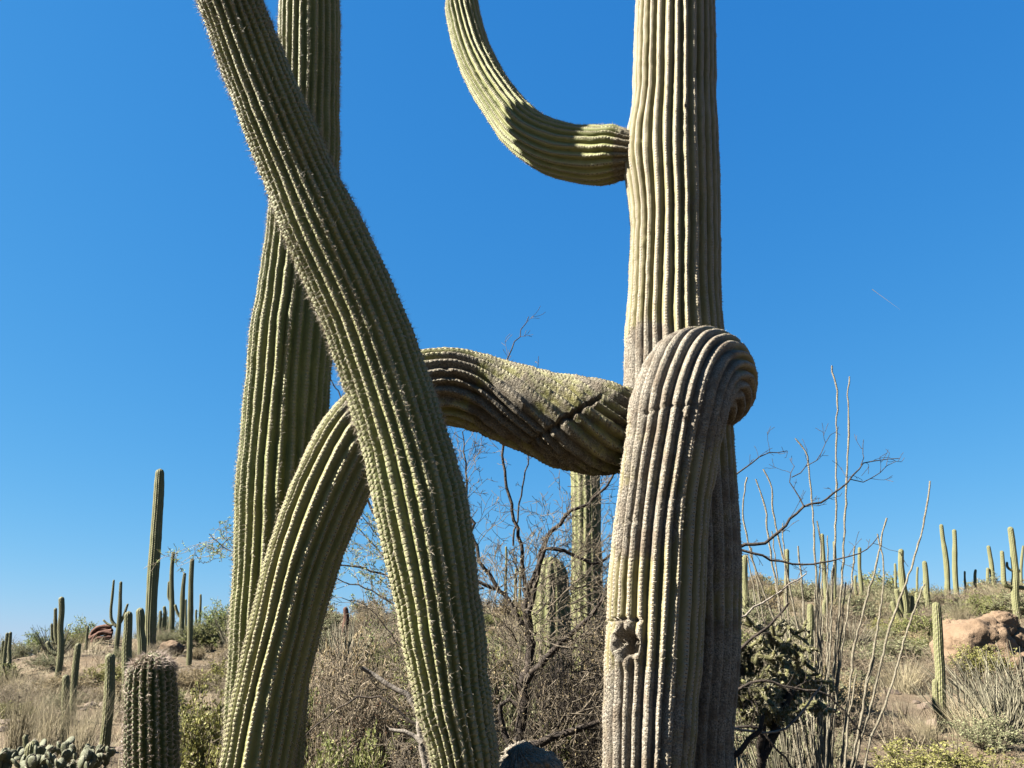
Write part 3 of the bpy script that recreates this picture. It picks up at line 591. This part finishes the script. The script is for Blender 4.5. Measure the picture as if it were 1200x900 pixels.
# small-leaved palo verde behind the crossing arms
random.seed(11); Yt = 6.6; b0 = P(520, 1000, Yt); org = Vector((b0.x, Yt, tz(b0.x, Yt)))
tt = thing('palo_verde_tree', 'slender green-leaved tree seen in gaps behind the crossing arms', 'tree', org); tw = Buf(); lf = Buf()
limb(tt, org, 'trunk', [org-Vector((0, 0, .15)), P(515, 900, Yt), P(505, 800, Yt), P(490, 700, Yt)], .045, .03, M['bark'], tw, .15, .3, 2, .004, leafbuf=lf, leaf=(6, .02, .01))
kw = dict(twigs=tw, every=.075, tl=.34, lev=2, tr=.003, kids=3, leafbuf=lf, leaf=(4, .020, .010))
for L in ([(490, 700), (440, 670), (380, 660), (310, 655), (270, 645), (243, 625)], [(490, 700), (480, 660), (465, 620), (440, 590), (425, 570)], [(492, 740), (450, 700), (400, 680), (360, 665)],
          [(490, 700), (440, 640), (415, 615), (400, 590)], [(492, 710), (450, 640), (420, 600)], [(495, 800), (440, 720), (400, 700)], [(380, 660), (320, 640), (280, 625), (250, 650)]):
    limb(tt, org, 'branch', pline(L, Yt+random.uniform(-.2, .3)), .009, .003, M['bark'], **kw)
link('twigs', tw.mesh('twigs'), M['bark_mid'], tt, kind='stuff'); link('leaves', lf.mesh('leaves', sm=False), M['green'], tt, kind='stuff')
# broken dead branch
Yt = 4.75; b0 = P(500, 1000, Yt); org = Vector((b0.x, Yt, tz(b0.x, Yt)))
tt = thing('dead_branch', 'bleached grey dead limb angling up to the foot of the leaning arm', 'branch', org)
limb(tt, org, 'stem', [org-Vector((0, 0, .1)), P(503, 930, Yt), P(497, 890, Yt), P(491, 855, Yt), P(491, 838, Yt), P(482, 820, Yt), P(462, 806, Yt), P(440, 794, Yt), P(421, 781, Yt)], .030, .012, M['deadwood'], sides=9)
limb(tt, org, 'snag', [P(496, 872, Yt), P(478, 860, Yt), P(455, 855, Yt)], .017, .009, M['deadwood'], sides=8)
limb(tt, org, 'snag', [P(489, 850, Yt), P(440, 815, Yt), P(400, 828, Yt), P(372, 850, Yt), P(352, 870, Yt)], .008, .003, M['bark'], sides=6)

# ------------------------------------------------------------------ ocotillo
def canes(thing_, org, lines, Y, r0, r1, material, sides=7, j=.0035):
    for L in lines:
        pts = [P(a[0], a[1], Y+(a[2] if len(a) > 2 else 0)) for a in L]; q = densify(pts, j=j); n = len(q); b_ = Buf()
        b_.tube([v-org for v in q], [(r0+(r1-r0)*k/(n-1))*random.uniform(.82, 1.18) for k in range(n)], sides); link('stem', b_.mesh('stem'), material, thing_)
random.seed(9); oY = 6.6; b0 = P(975, 960, oY); org = Vector((b0.x, oY, tz(b0.x, oY)))
oc = thing('ocotillo', 'tall ocotillo with long pale leafless canes, two rising high above the rest', 'ocotillo', org)
root = (975, 985)
lines = [[root, (966, 900), (969, 800), (975, 700), (980, 600), (980, 520), (981, 462), (974, 428)], [root, (968, 900), (976, 800), (985, 700), (990, 620), (992, 560), (995, 500), (993, 464), (996, 441)],
         [(970, 985), (962, 900), (960, 800), (957, 700), (953, 610), (950, 570), (945, 532), (932, 514)], [(970, 985), (955, 900), (945, 800), (928, 700), (907, 605), (904, 568), (894, 550)],
         [(968, 985), (940, 850), (915, 720), (900, 625), (896, 592), (885, 562)], [(980, 985), (985, 900), (993, 830), (1001, 760), (1014, 710), (1028, 658), (1033, 632), (1039, 607)],
         [(968, 985), (950, 850), (905, 720), (880, 650), (871, 600), (875, 560)], [(972, 985), (964, 880), (962, 780), (960, 690), (962, 640), (958, 610)], [(966, 985), (948, 850), (944, 760), (940, 690), (935, 640)],
         [(974, 985), (975, 880), (984, 780), (996, 700), (1001, 640)]]
canes(oc, org, lines, oY, .0125, .0065, M['cane'])
for k in range(26):
    x = random.uniform(872, 985); canes(oc, org, [[(random.uniform(950, 975), 985), (x+(960-x)*.5, 880), (x+random.uniform(-8, 8), random.uniform(610, 800))]], oY+random.uniform(-.2, .3), .010, .005, M['cane'])
oY = 7.2; b0 = P(1000, 960, oY); org = Vector((b0.x, oY, tz(b0.x, oY)))
oc = thing('ocotillo', 'slanting ocotillo with few pale canes leaning towards the boulders', 'ocotillo', org)
lines = [[(992, 965), (1003, 890), (1018, 835), (1030, 790), (1041, 740), (1056, 700), (1069, 660), (1081, 618), (1090, 564)], [(990, 965), (998, 895), (1006, 860), (1016, 800), (1026, 750), (1034, 692), (1035, 660), (1028, 626)],
         [(1002, 965), (1018, 875), (1038, 825), (1054, 772), (1066, 730), (1083, 684)], [(1014, 805), (1020, 790), (1025, 770)], [(988, 965), (990, 900), (994, 850), (1003, 790)]]
canes(oc, org, lines, oY, .0135, .007, M['cane'])

# ------------------------------------------------------------------ cholla
random.seed(13); cY = 5.9; b0 = P(895, 960, cY); org = Vector((b0.x, cY, tz(b0.x, cY)))
ch = thing('cholla_cactus', 'shaggy chain cholla with pale spiny top and dark hanging joints', 'cactus', org)
jb = []; st = Buf()
def joint(p, d, l, r, lev):
    d = Vector(d).normalized(); e = p+d*l; jb.append((p, e, r))
    if lev > 0:
        for k in range(random.choice((2, 2, 3))):
            dd = (d*.55+rv(.6)+Vector((0, 0, -.22))).normalized(); joint(e-d*.01, dd, random.uniform(.05, .10), r*random.uniform(.85, 1.05), lev-1)
stp = [[(895, 960), (893, 880), (890, 820), (900, 770)], [(893, 890), (915, 840), (930, 800)], [(892, 860), (872, 820), (868, 780)]]
for L in stp:
    pts = densify(pline(L, cY)); st.tube([v-org for v in pts], [.035-.012*k/len(pts) for k in range(len(pts))], 8)
link('stem', st.mesh('stem'), M['bark'], ch)
for k in range(42):
    q = P(random.uniform(866, 940), random.uniform(742, 845), cY+random.uniform(-.25, .25)); joint(q-org, rv(1)+Vector((0, 0, .35)), random.uniform(.07, .11), .017, 3)
bj = Buf(); SP_V = []; SP_F = []; cnt = 0
for p, e, r in jb:
    m_ = p.lerp(e, .5); bj.tube([p, p.lerp(e, .15), m_, p.lerp(e, .88), e], [r*.6, r*.95, r, r*.9, r*.35], 6)
    d = (e-p).normalized()
    for k in range(34):
        o = d.cross(rv(1)).normalized(); q = p.lerp(e, random.random())+o*r*.9; dd = (o+rv(.45)+d*.3).normalized()*random.uniform(.018, .034); a = dd.cross(rv(1)).normalized()*.0022
        SP_V += [tuple(q+a), tuple(q-a), tuple(q+dd)]; SP_F.append((cnt, cnt+1, cnt+2)); cnt += 3
link('joints', bj.mesh('joints'), M['cholla'], ch, kind='stuff'); link('spines', make_mesh('spines', SP_V, SP_F, smooth_shade=False), M['cholla_spine'], ch, kind='stuff')

# ------------------------------------------------------------------ prickly pears
def pad_mesh(seed):
    rng = np.random.default_rng(seed); U = 16; W = 9; V = []
    for a in range(W):
        t = math.pi*a/(W-1)
        for b_ in range(U):
            p = 2*math.pi*b_/U; z = -math.cos(t); x = math.sin(t)*math.cos(p); y = math.sin(t)*math.sin(p)*.17
            V.append((x*.5*(.86+.14*z)+.02*rng.normal()*math.sin(t), y*1.0+.05*z*z, .5+.58*z))
    Fq = [(a*U+b_, a*U+(b_+1) % U, (a+1)*U+(b_+1) % U, (a+1)*U+b_) for a in range(W-1) for b_ in range(U)]
    V = np.array(V); Vn = []; Fn = []
    for k in range(70):
        i = rng.integers(U*2, len(V)-U); p = V[i]; d = np.array([p[0]*.3, np.sign(p[1])*1.0, .1])+rng.normal(size=3)*.5; d = d/np.linalg.norm(d)*.20
        a = np.cross(d, [0, 0, 1.])*.05; q = len(Vn); Vn += [p+a, p-a, p+d]; Fn.append((q, q+1, q+2))
    pm = make_mesh('pad', V, Fq); pm.materials.append(M['pad']); sm_ = make_mesh('pad_spines', Vn, Fn, smooth_shade=False); sm_.materials.append(M['spine']); return pm, sm_
PADS = [pad_mesh(k) for k in range(4)]
def prickly(label, px, Y, n, wid, htop, seed):
    random.seed(seed); b0 = P(px, 900, Y); org = Vector((b0.x, Y, tz(b0.x, Y))); t = thing('prickly_pear', label, 'cactus', org, None)
    pads = []
    def add(p, d, size, lev):
        d = d.normalized(); pm, ps = random.choice(PADS); o = bpy.data.objects.new('pad', pm); COL.objects.link(o); o.parent = t
        z = d; x = z.cross(rv(1)).normalized(); y = z.cross(x); R = Matrix((x, y, z)).transposed().to_4x4(); o.matrix_local = Matrix.Translation(p) @ R @ Matrix.Diagonal((size, size, size, 1))
        s_ = bpy.data.objects.new('spines', ps); COL.objects.link(s_); s_.parent = o; s_['kind'] = 'stuff'
        e = p+d*size*.98
        if e.z < htop and lev < 4:
            for k in range(random.choice((1, 1, 2, 2, 3))):
                if len(pads) < n: pads.append(1); add(e+x*random.uniform(-.3, .3)*size, d*.6+rv(.4)+Vector((0, 0, .45)), size*random.uniform(.8, 1.08), lev+1)
    while len(pads) < n:
        pads.append(1); add(Vector((random.uniform(-wid, wid), random.uniform(-.5, .5), random.uniform(-.02, .12))), rv(.35)+Vector((0, 0, 1)), random.uniform(.085, .12), 0)
prickly('low clump of grey-green prickly pear pads beside the barrel cactus', 118, 8.0, 75, .34, .30, 3)
prickly('grey-green prickly pear patch below the two slim saguaros', 76, 7.8, 65, .34, .28, 4)
prickly('sparse prickly pear pads around the fat green cactus stub', 26, 7.9, 60, .35, .32, 5)
saguaro('fat round-topped green cactus stub rising from prickly pear pads', [(38, 905, 15), (37, 885, 16), (37, 868, 13)], Y=7.6)
saguaro('small pale cactus finger behind the fat green stub', [(29, 890, 6), (30, 860, 5.5)], Y=8.2)

# ------------------------------------------------------------------ shrubs
def shrub_proto(kind, seed):
    random.seed(seed); b_ = Buf(); lf = Buf()
    def stems(n, l, r, lev, spread, up, kids=3, leaf=None, jit=.35, ratio=.55, minr=.002):
        for k in range(n):
            a = random.uniform(0, 6.283); s_ = random.uniform(.1, 1)*spread; d = Vector((math.cos(a)*s_, math.sin(a)*s_, 1))
            grow(b_, Vector((math.cos(a)*.06, math.sin(a)*.06, -.05)), d, l*random.uniform(.7, 1.1), r, lev, leaf, kids, jit, up, minr, 3, ratio, lf)
    if kind == 'twiggy': stems(40, .60, .007, 2, 1.2, .02, 6, (1, .022, .010), .55, minr=.0026)
    if kind == 'leafy': stems(26, .72, .008, 2, 1.0, .04, 4, (12, .040, .020), .4, minr=.003)
    if kind == 'dense': stems(34, .60, .007, 2, 1.1, .04, 4, (14, .036, .019), .45, minr=.003)
    if kind == 'grassy':
        for k in range(260):
            a = random.uniform(0, 6.283); s_ = random.uniform(0, .55); p = Vector((math.cos(a), math.sin(a), 0))*random.uniform(0, .22); d = Vector((math.cos(a)*s_, math.sin(a)*s_, 1)).normalized()
            l = random.uniform(.4, 1.0); b_.tube([p-Vector((0, 0, .04)), p+d*l*.5, p+d*l+Vector((math.cos(a), math.sin(a), -.3))*.10*l], [.004, .003, .001], 3)
        stems(4, .4, .004, 1, 1, 0, 3, (3, .02, .01))
    if kind == 'wands':
        for k in range(70):
            a = random.uniform(0, 6.283); s_ = random.uniform(.05, .75); d = Vector((math.cos(a)*s_, math.sin(a)*s_, 1)).normalized(); p = Vector((math.cos(a), math.sin(a), 0))*.08; l = random.uniform(.7, 1.25)
            pts = [p-Vector((0, 0, .04))]+[p+d*l*f+rv(.02) for f in (.3, .65, 1)]; b_.tube(pts, [.010, .009, .007, .003], 4)
        stems(6, .5, .004, 1, 1, 0, 3, (4, .02, .01))
    return b_.mesh(kind+'_stems'), lf.mesh(kind+'_leaves', sm=False)
def mats(me, m_):
    c = me.copy(); c.materials.clear(); c.materials.append(m_); return c
PR = {}
for kind, ns in (('twiggy', 3), ('leafy', 3), ('dense', 3), ('grassy', 2), ('wands', 2)): PR[kind] = [shrub_proto(kind, 40+k*7+len(kind)) for k in range(ns)]
LOOK = {'grey': ('twiggy', 'bark_mid', 'tan', 'dry_shrub', 'shrub'), 'sage': ('leafy', 'bark_mid', 'sage', 'sage_shrub', 'shrub'), 'olive': ('dense', 'bark_mid', 'olive', 'olive_shrub', 'shrub'),
        'yellow': ('dense', 'bark_mid', 'yellowgreen', 'yellow_green_shrub', 'shrub'), 'tan': ('dense', 'bark_mid', 'tan', 'tan_shrub', 'shrub'), 'straw': ('grassy', 'straw', 'tan', 'dry_grass_clump', 'grass'),
        'wands': ('wands', 'greycane', 'sage', 'cane_shrub', 'shrub'), 'rust': ('twiggy', 'bark_mid', 'rust', 'rusty_shrub', 'shrub'), 'dark': ('twiggy', 'bark', 'tan', 'dark_shrub', 'shrub'), 'green': ('leafy', 'bark_mid', 'green', 'green_shrub', 'shrub')}
PM = {}
for lk, (kind, sm_, lm_, nm, ct) in LOOK.items(): PM[lk] = [(mats(a, M[sm_]), mats(b_, M[lm_])) for a, b_ in PR[kind]]
def shrub(lk, x, y, h, wd, label, group=None):
    kind, sm_, lm_, nm, ct = LOOK[lk]; a, b_ = random.choice(PM[lk]); z = tz(x, y)
    t = thing(nm, label, ct, (x, y, z-.02), group); t.rotation_euler = (0, 0, random.uniform(0, 6.28)); t.scale = (wd, wd, h)
    link('stems', a, None, t); link('foliage', b_, None, t)
    return t
random.seed(77)
def at_px(lk, px, Y, top, wpx, label, group=None):      # base under the pixel column, top at the given pixel row
    p = P(px, top, Y); z = tz(p.x, Y); h = max(.2, p.z-z); wd = wpx*ppm(px, top, Y)/1.25
    return shrub(lk, p.x, Y, h/.95, wd, label, group)
at_px('yellow', 243, 7.4, 772, 110, 'large yellow-green bush between the barrel cactus and the arching arm')
at_px('grey', 425, 7.0, 690, 110, 'rusty tan brush framed by the arching and leaning arms')
at_px('olive', 420, 6.2, 800, 110, 'olive bush under the bleached dead limb')
at_px('rust', 395, 8.0, 720, 110, 'reddish dry brush behind the arching arm, above the olive bush')
at_px('olive', 590, 6.8, 760, 80, 'olive bush just right of the leaning arm foot')
at_px('grey', 640, 6.4, 770, 120, 'dense grey twig mass at the foot of the mesquite')
at_px('olive', 665, 6.3, 790, 90, 'olive leafy bush among the thicket twigs, close to the hanging arm')
at_px('sage', 605, 6.2, 800, 80, 'grey-green bush among the thicket twigs, above the grey arm elbow')
at_px('dark', 680, 5.6, 790, 110, 'dark tangled brush against the hanging arm foot')
at_px('dark', 620, 5.2, 830, 110, 'dark tangled brush around the grey arm elbow')
at_px('tan', 700, 7.2, 690, 90, 'tan brush wrapped round the twig-covered saguaro')
at_px('sage', 900, 7.6, 800, 100, 'grey-green bush under the cholla')
at_px('wands', 905, 6.6, 850, 90, 'pale upright canes beneath the cholla')
at_px('straw', 955, 7.4, 850, 70, 'straw tuft at the foot of the tall ocotillo')
at_px('yellow', 1085, 7.8, 846, 130, 'low yellow-green bush in front of the clean green saguaro')
at_px('yellow', 1150, 7.6, 868, 110, 'low yellow-green bush beside the rusty brush')
at_px('rust', 1190, 7.2, 872, 90, 'low rusty red brush by the grey-green canes')
at_px('wands', 1150, 10.5, 775, 120, 'big fan of grey-green canes below the boulders')
at_px('wands', 1190, 10.0, 770, 110, 'big fan of grey-green canes beside the rusty brush')
at_px('wands', 1118, 9.6, 800, 80, 'fan of grey-green canes crowding the clean green saguaro foot')
at_px('wands', 1165, 9.0, 800, 110, 'fan of grey-green canes right behind the low yellow-green bushes')
at_px('straw', 1130, 9.0, 810, 90, 'straw grass clump among the grey-green canes')
gq = ground_hit(1060, 866)
at_px('grey', 1048, gq.y-.2, 834, 62, 'low grey twiggy brush on open soil between the slanting ocotillo and the clean green saguaro')
at_px('straw', 1082, gq.y-.1, 832, 50, 'low straw grass clump on open soil beside the clean green saguaro')
at_px('wands', 1060, 13.5, 775, 60, 'grey cane shrub with dark base beside the clean green saguaro')
at_px('sage', 1040, 15.5, 745, 110, 'grey-green bush behind the slanting ocotillo')
at_px('sage', 1000, 14.5, 755, 90, 'grey-green bush between the two ocotillos')
at_px('sage', 1125, 14.5, 765, 90, 'grey-green bush left of the boulder foot')
at_px('yellow', 940, 12.0, 760, 70, 'yellow-green bush behind the pale slender saguaro')
at_px('straw', 40, 9.5, 780, 70, 'pale dry cane tuft left of the short dark saguaro')
at_px('straw', 70, 9.0, 790, 60, 'pale dry cane tuft behind the short dark saguaro')
at_px('straw', 105, 8.6, 800, 60, 'pale dry cane tuft between two short saguaros')
at_px('grey', 25, 12, 785, 90, 'grey dry brush behind the leftmost cane tuft')
at_px('green', 52, 21, 735, 46, 'green bush at the drop of the left ridge')
at_px('green', 98, 23.5, 722, 46, 'green bush beside the tiny lone saguaro')
at_px('green', 257, 26, 702, 50, 'green bush on the ridge touching the upright green arm')
at_px('sage', 195, 25, 715, 40, 'grey-green bush amid the ridge saguaros')
at_px('olive', 1140, 27, 670, 40, 'olive bush on the ridge right of the bored pair')
at_px('olive', 1025, 30, 655, 60, 'big olive bush crowning the right ridge behind the ocotillo')
random.seed(123)
for k in range(26):                     # brush that fills the gaps between the arms
    px = random.uniform(355, 720); lk = random.choices(['grey', 'tan', 'olive', 'rust', 'sage'], [4, 3, 5, 1.5, 3])[0]; nm = {'grey': 'grey-brown twiggy', 'tan': 'tan dried', 'olive': 'olive leafy', 'rust': 'reddish dry', 'sage': 'grey-green'}[lk]
    at_px(lk, px, random.uniform(6.9, 10.5), random.uniform(700, 790), random.uniform(80, 130), nm+' brush filling the gaps behind the crossing arms', nm+' brush behind the arms')
for k in range(9):
    lk = random.choices(['grey', 'tan', 'sage', 'yellow'], [4, 3, 3, 1])[0]; nm = {'grey': 'grey-brown twiggy', 'tan': 'tan dried', 'sage': 'grey-green', 'yellow': 'yellow-green'}[lk]
    at_px(lk, random.uniform(872, 985), random.uniform(7.6, 11), random.uniform(745, 850), random.uniform(70, 110), nm+' brush around the ocotillo and cholla', nm+' brush by the ocotillo')
for k in range(12):
    at_px('dark', random.uniform(585, 715), random.uniform(6.0, 7.6), random.uniform(640, 770), random.uniform(70, 120), 'dark leafless brush tangled through the mesquite thicket', 'dark brush in the thicket')
LAB = {'grey': 'grey-brown dry shrub', 'sage': 'grey-green shrub', 'olive': 'olive leafy shrub', 'yellow': 'yellow-green shrub', 'tan': 'tan dried shrub', 'straw': 'straw coloured grass clump', 'wands': 'grey cane shrub'}
random.seed(99); placed = []
tries = 0
while len(placed) < 400 and tries < 9000:
    tries += 1; px = random.uniform(-60, 1260); r = 9.5+24*random.random()**.7; d = ray(px, 750); h = math.hypot(d.x, d.y); x = d.x/h*r; y = d.y/h*r
    if any((x-a)**2+(y-b_)**2 < (.5 if r < 20 else .62)**2 for a, b_ in placed): continue
    if 85 < px < 135 and r > 18: continue
    if px < 240 and random.random() < .35: continue
    if 1085 < px < 1260 and 15.5 < r < 20.5: continue
    if 1000 < px < 1110 and 11 < r < 13.5: continue
    if r < 12 and 0 < px < 240 and random.random() < .6: continue
    placed.append((x, y)); lk = random.choices(['grey', 'sage', 'olive', 'yellow', 'tan', 'straw', 'wands'], [5, 4, 2.5, 1.8, 4, 3, 1])[0]
    zone = 'on the slope left of the giant saguaro' if px < 300 else ('on the slope behind the giant saguaro' if px < 870 else 'on the slope around the boulders and ocotillos')
    s_ = random.uniform(.45, 1.0)*(1 if r > 14 else .8)*(.72 if px < 240 else 1); shrub(lk, x, y, s_*random.uniform(.75, 1.05), s_*random.uniform(1.0, 1.5), 'scattered '+LAB[lk]+' '+zone, LAB[lk]+'s '+zone)

# ------------------------------------------------------------------ boulders
def boulder(label, px, py, Y, wx, wz, seed, tilt=0, dy=0):
    import bmesh; c = P(px, py, Y+dy); m_ = ppm(px, py, Y); rx, rz = wx*m_, wz*m_; ry = (rx+rz)*.5
    bm = bmesh.new(); bmesh.ops.create_icosphere(bm, subdivisions=5, radius=1); V = np.array([v.co[:] for v in bm.verts]); Fq = np.array([[v.index for v in f.verts] for f in bm.faces]); bm.free()
    V = np.sign(V)*np.abs(V)**.8; crack = np.abs(vnoise(V*1.6+seed, seed+9))
    V = V*(1+.15*fbm(V*1.4, seed, 3)+.05*fbm(V*5, seed+4, 3)-.09*smooth(.05, .0, crack)+.02*fbm(V*13, seed+7, 3))[:, None]
    ca, sa = math.cos(tilt), math.sin(tilt); V = V*np.array([rx, ry, rz]); V = np.stack([V[:, 0]*ca-V[:, 2]*sa, V[:, 1], V[:, 0]*sa+V[:, 2]*ca], 1)
    return link('boulder', make_mesh('boulder', V, Fq), M['rock'], loc=c, label=label, cat='boulder')
bY = ground_hit(1138, 792).y
boulder('biggest pinkish granite boulder with a sloping face on the right slope', 1145, 763, bY+.5, 42, 38, 1, .25)
boulder('rounded boulder perched on top of the biggest one', 1172, 732, bY+.5, 20, 14, 2, .1)
boulder('small rounded rock tucked at the upper edge of the biggest boulder', 1113, 736, bY+.9, 9, 10, 3)
boulder('dark cracked rock right below the perched boulder', 1193, 752, bY+.5, 17, 17, 4, -.4)
boulder('broken slab rock at the lower side of the biggest boulder', 1188, 780, bY+.1, 22, 14, 5, .2)
g_ = ground_hit(199, 764)
boulder('half-buried low rock on the ridge beside the tallest saguaro', 201, 760, g_.y-.4, 13, 8, 6)
# rusty fallen saguaro skeleton on the left ridge
random.seed(3); c = ground_hit(119, 752); t = thing('fallen_saguaro', 'rusty red-brown fallen saguaro skeleton lying on the left ridge', 'dead cactus', c)
for k in range(9):
    Yk = c.y+random.uniform(-.3, .3); y0 = 738+k*1.7; pts = [P(106+random.uniform(-2, 3), y0+6, Yk), P(113, y0-1+random.uniform(-2, 2), Yk), P(121, y0-4+random.uniform(-2, 2), Yk), P(130+random.uniform(-3, 2), y0-4, Yk)]
    b_ = Buf(); b_.tube([q-c for q in densify(pts)], [.05]*len(densify(pts)), 7); link('rib', b_.mesh('rib'), M['rust_wood'], t)

# ------------------------------------------------------------------ loose stones and dry grass on the ground
rng = np.random.default_rng(5); ph_ = (1+5**.5)/2; ico = np.array([(-1, ph_, 0), (1, ph_, 0), (-1, -ph_, 0), (1, -ph_, 0), (0, -1, ph_), (0, 1, ph_), (0, -1, -ph_), (0, 1, -ph_), (ph_, 0, -1), (ph_, 0, 1), (-ph_, 0, -1), (-ph_, 0, 1)])/1.9*np.array([1, 1, .6])
fac = np.array([(0, 11, 5), (0, 5, 1), (0, 1, 7), (0, 7, 10), (0, 10, 11), (1, 5, 9), (5, 11, 4), (11, 10, 2), (10, 7, 6), (7, 1, 8), (3, 9, 4), (3, 4, 2), (3, 2, 6), (3, 6, 8), (3, 8, 9), (4, 9, 5), (2, 4, 11), (6, 2, 10), (8, 6, 7), (9, 8, 1)])
n_ = 2600; a = rng.uniform(-.8, .8, n_); r = 6+27*rng.random(n_)**.8; x = r*np.sin(a); y = r*np.cos(a); s_ = .02+.10*rng.random(n_)**4; z = terrain(x, y)
V = ico[None]*(s_[:, None, None]*rng.uniform(.7, 1.3, (n_, 12, 3)))+np.stack([x, y, z], 1)[:, None]; Fq = (fac[None]+(np.arange(n_)*12)[:, None, None]).reshape(-1, 3)
link('loose_stones', make_mesh('loose_stones', V.reshape(-1, 3), Fq, smooth_shade=False), M['pebble'], kind='stuff', label='loose tan stones strewn over the desert soil', cat='stones')
n_ = 60000; pt = rng.integers(0, 3600, n_); a0 = rng.uniform(-.8, .8, 3600); r0 = 6.5+27*rng.random(3600)**.75; x = r0[pt]*np.sin(a0[pt])+rng.normal(0, .10, n_); y = r0[pt]*np.cos(a0[pt])+rng.normal(0, .10, n_); z = terrain(x, y)
hh = rng.uniform(.08, .34, n_); dx = rng.normal(0, .12, n_); dy = rng.normal(0, .12, n_); wd = rng.uniform(.003, .006, n_)
V = np.empty((n_, 3, 3)); V[:, 0] = np.stack([x-wd, y, z-.02], 1); V[:, 1] = np.stack([x+wd, y, z-.02], 1); V[:, 2] = np.stack([x+dx, y+dy, z+hh], 1)
link('dry_grass', make_mesh('dry_grass', V.reshape(-1, 3), np.arange(n_*3).reshape(-1, 3), smooth_shade=False), M['straw'], kind='stuff', label='thin dry straw grass over the desert floor', cat='grass')
# ------------------------------------------------------------------ contrail
b_ = Buf(); q = [P(1022+33*k/8, 339+24*k/8, 6000) for k in range(9)]; b_.tube([v-q[0] for v in q], [.5+2.6*(k/8)*random.uniform(.5, 1) for k in range(8, -1, -1)], 8)
link('contrail', b_.mesh('contrail'), simple('ice cloud', (.22, .22, .22), (.3, .3, .3)), loc=q[0], label='short thin white contrail in the blue sky', cat='contrail')
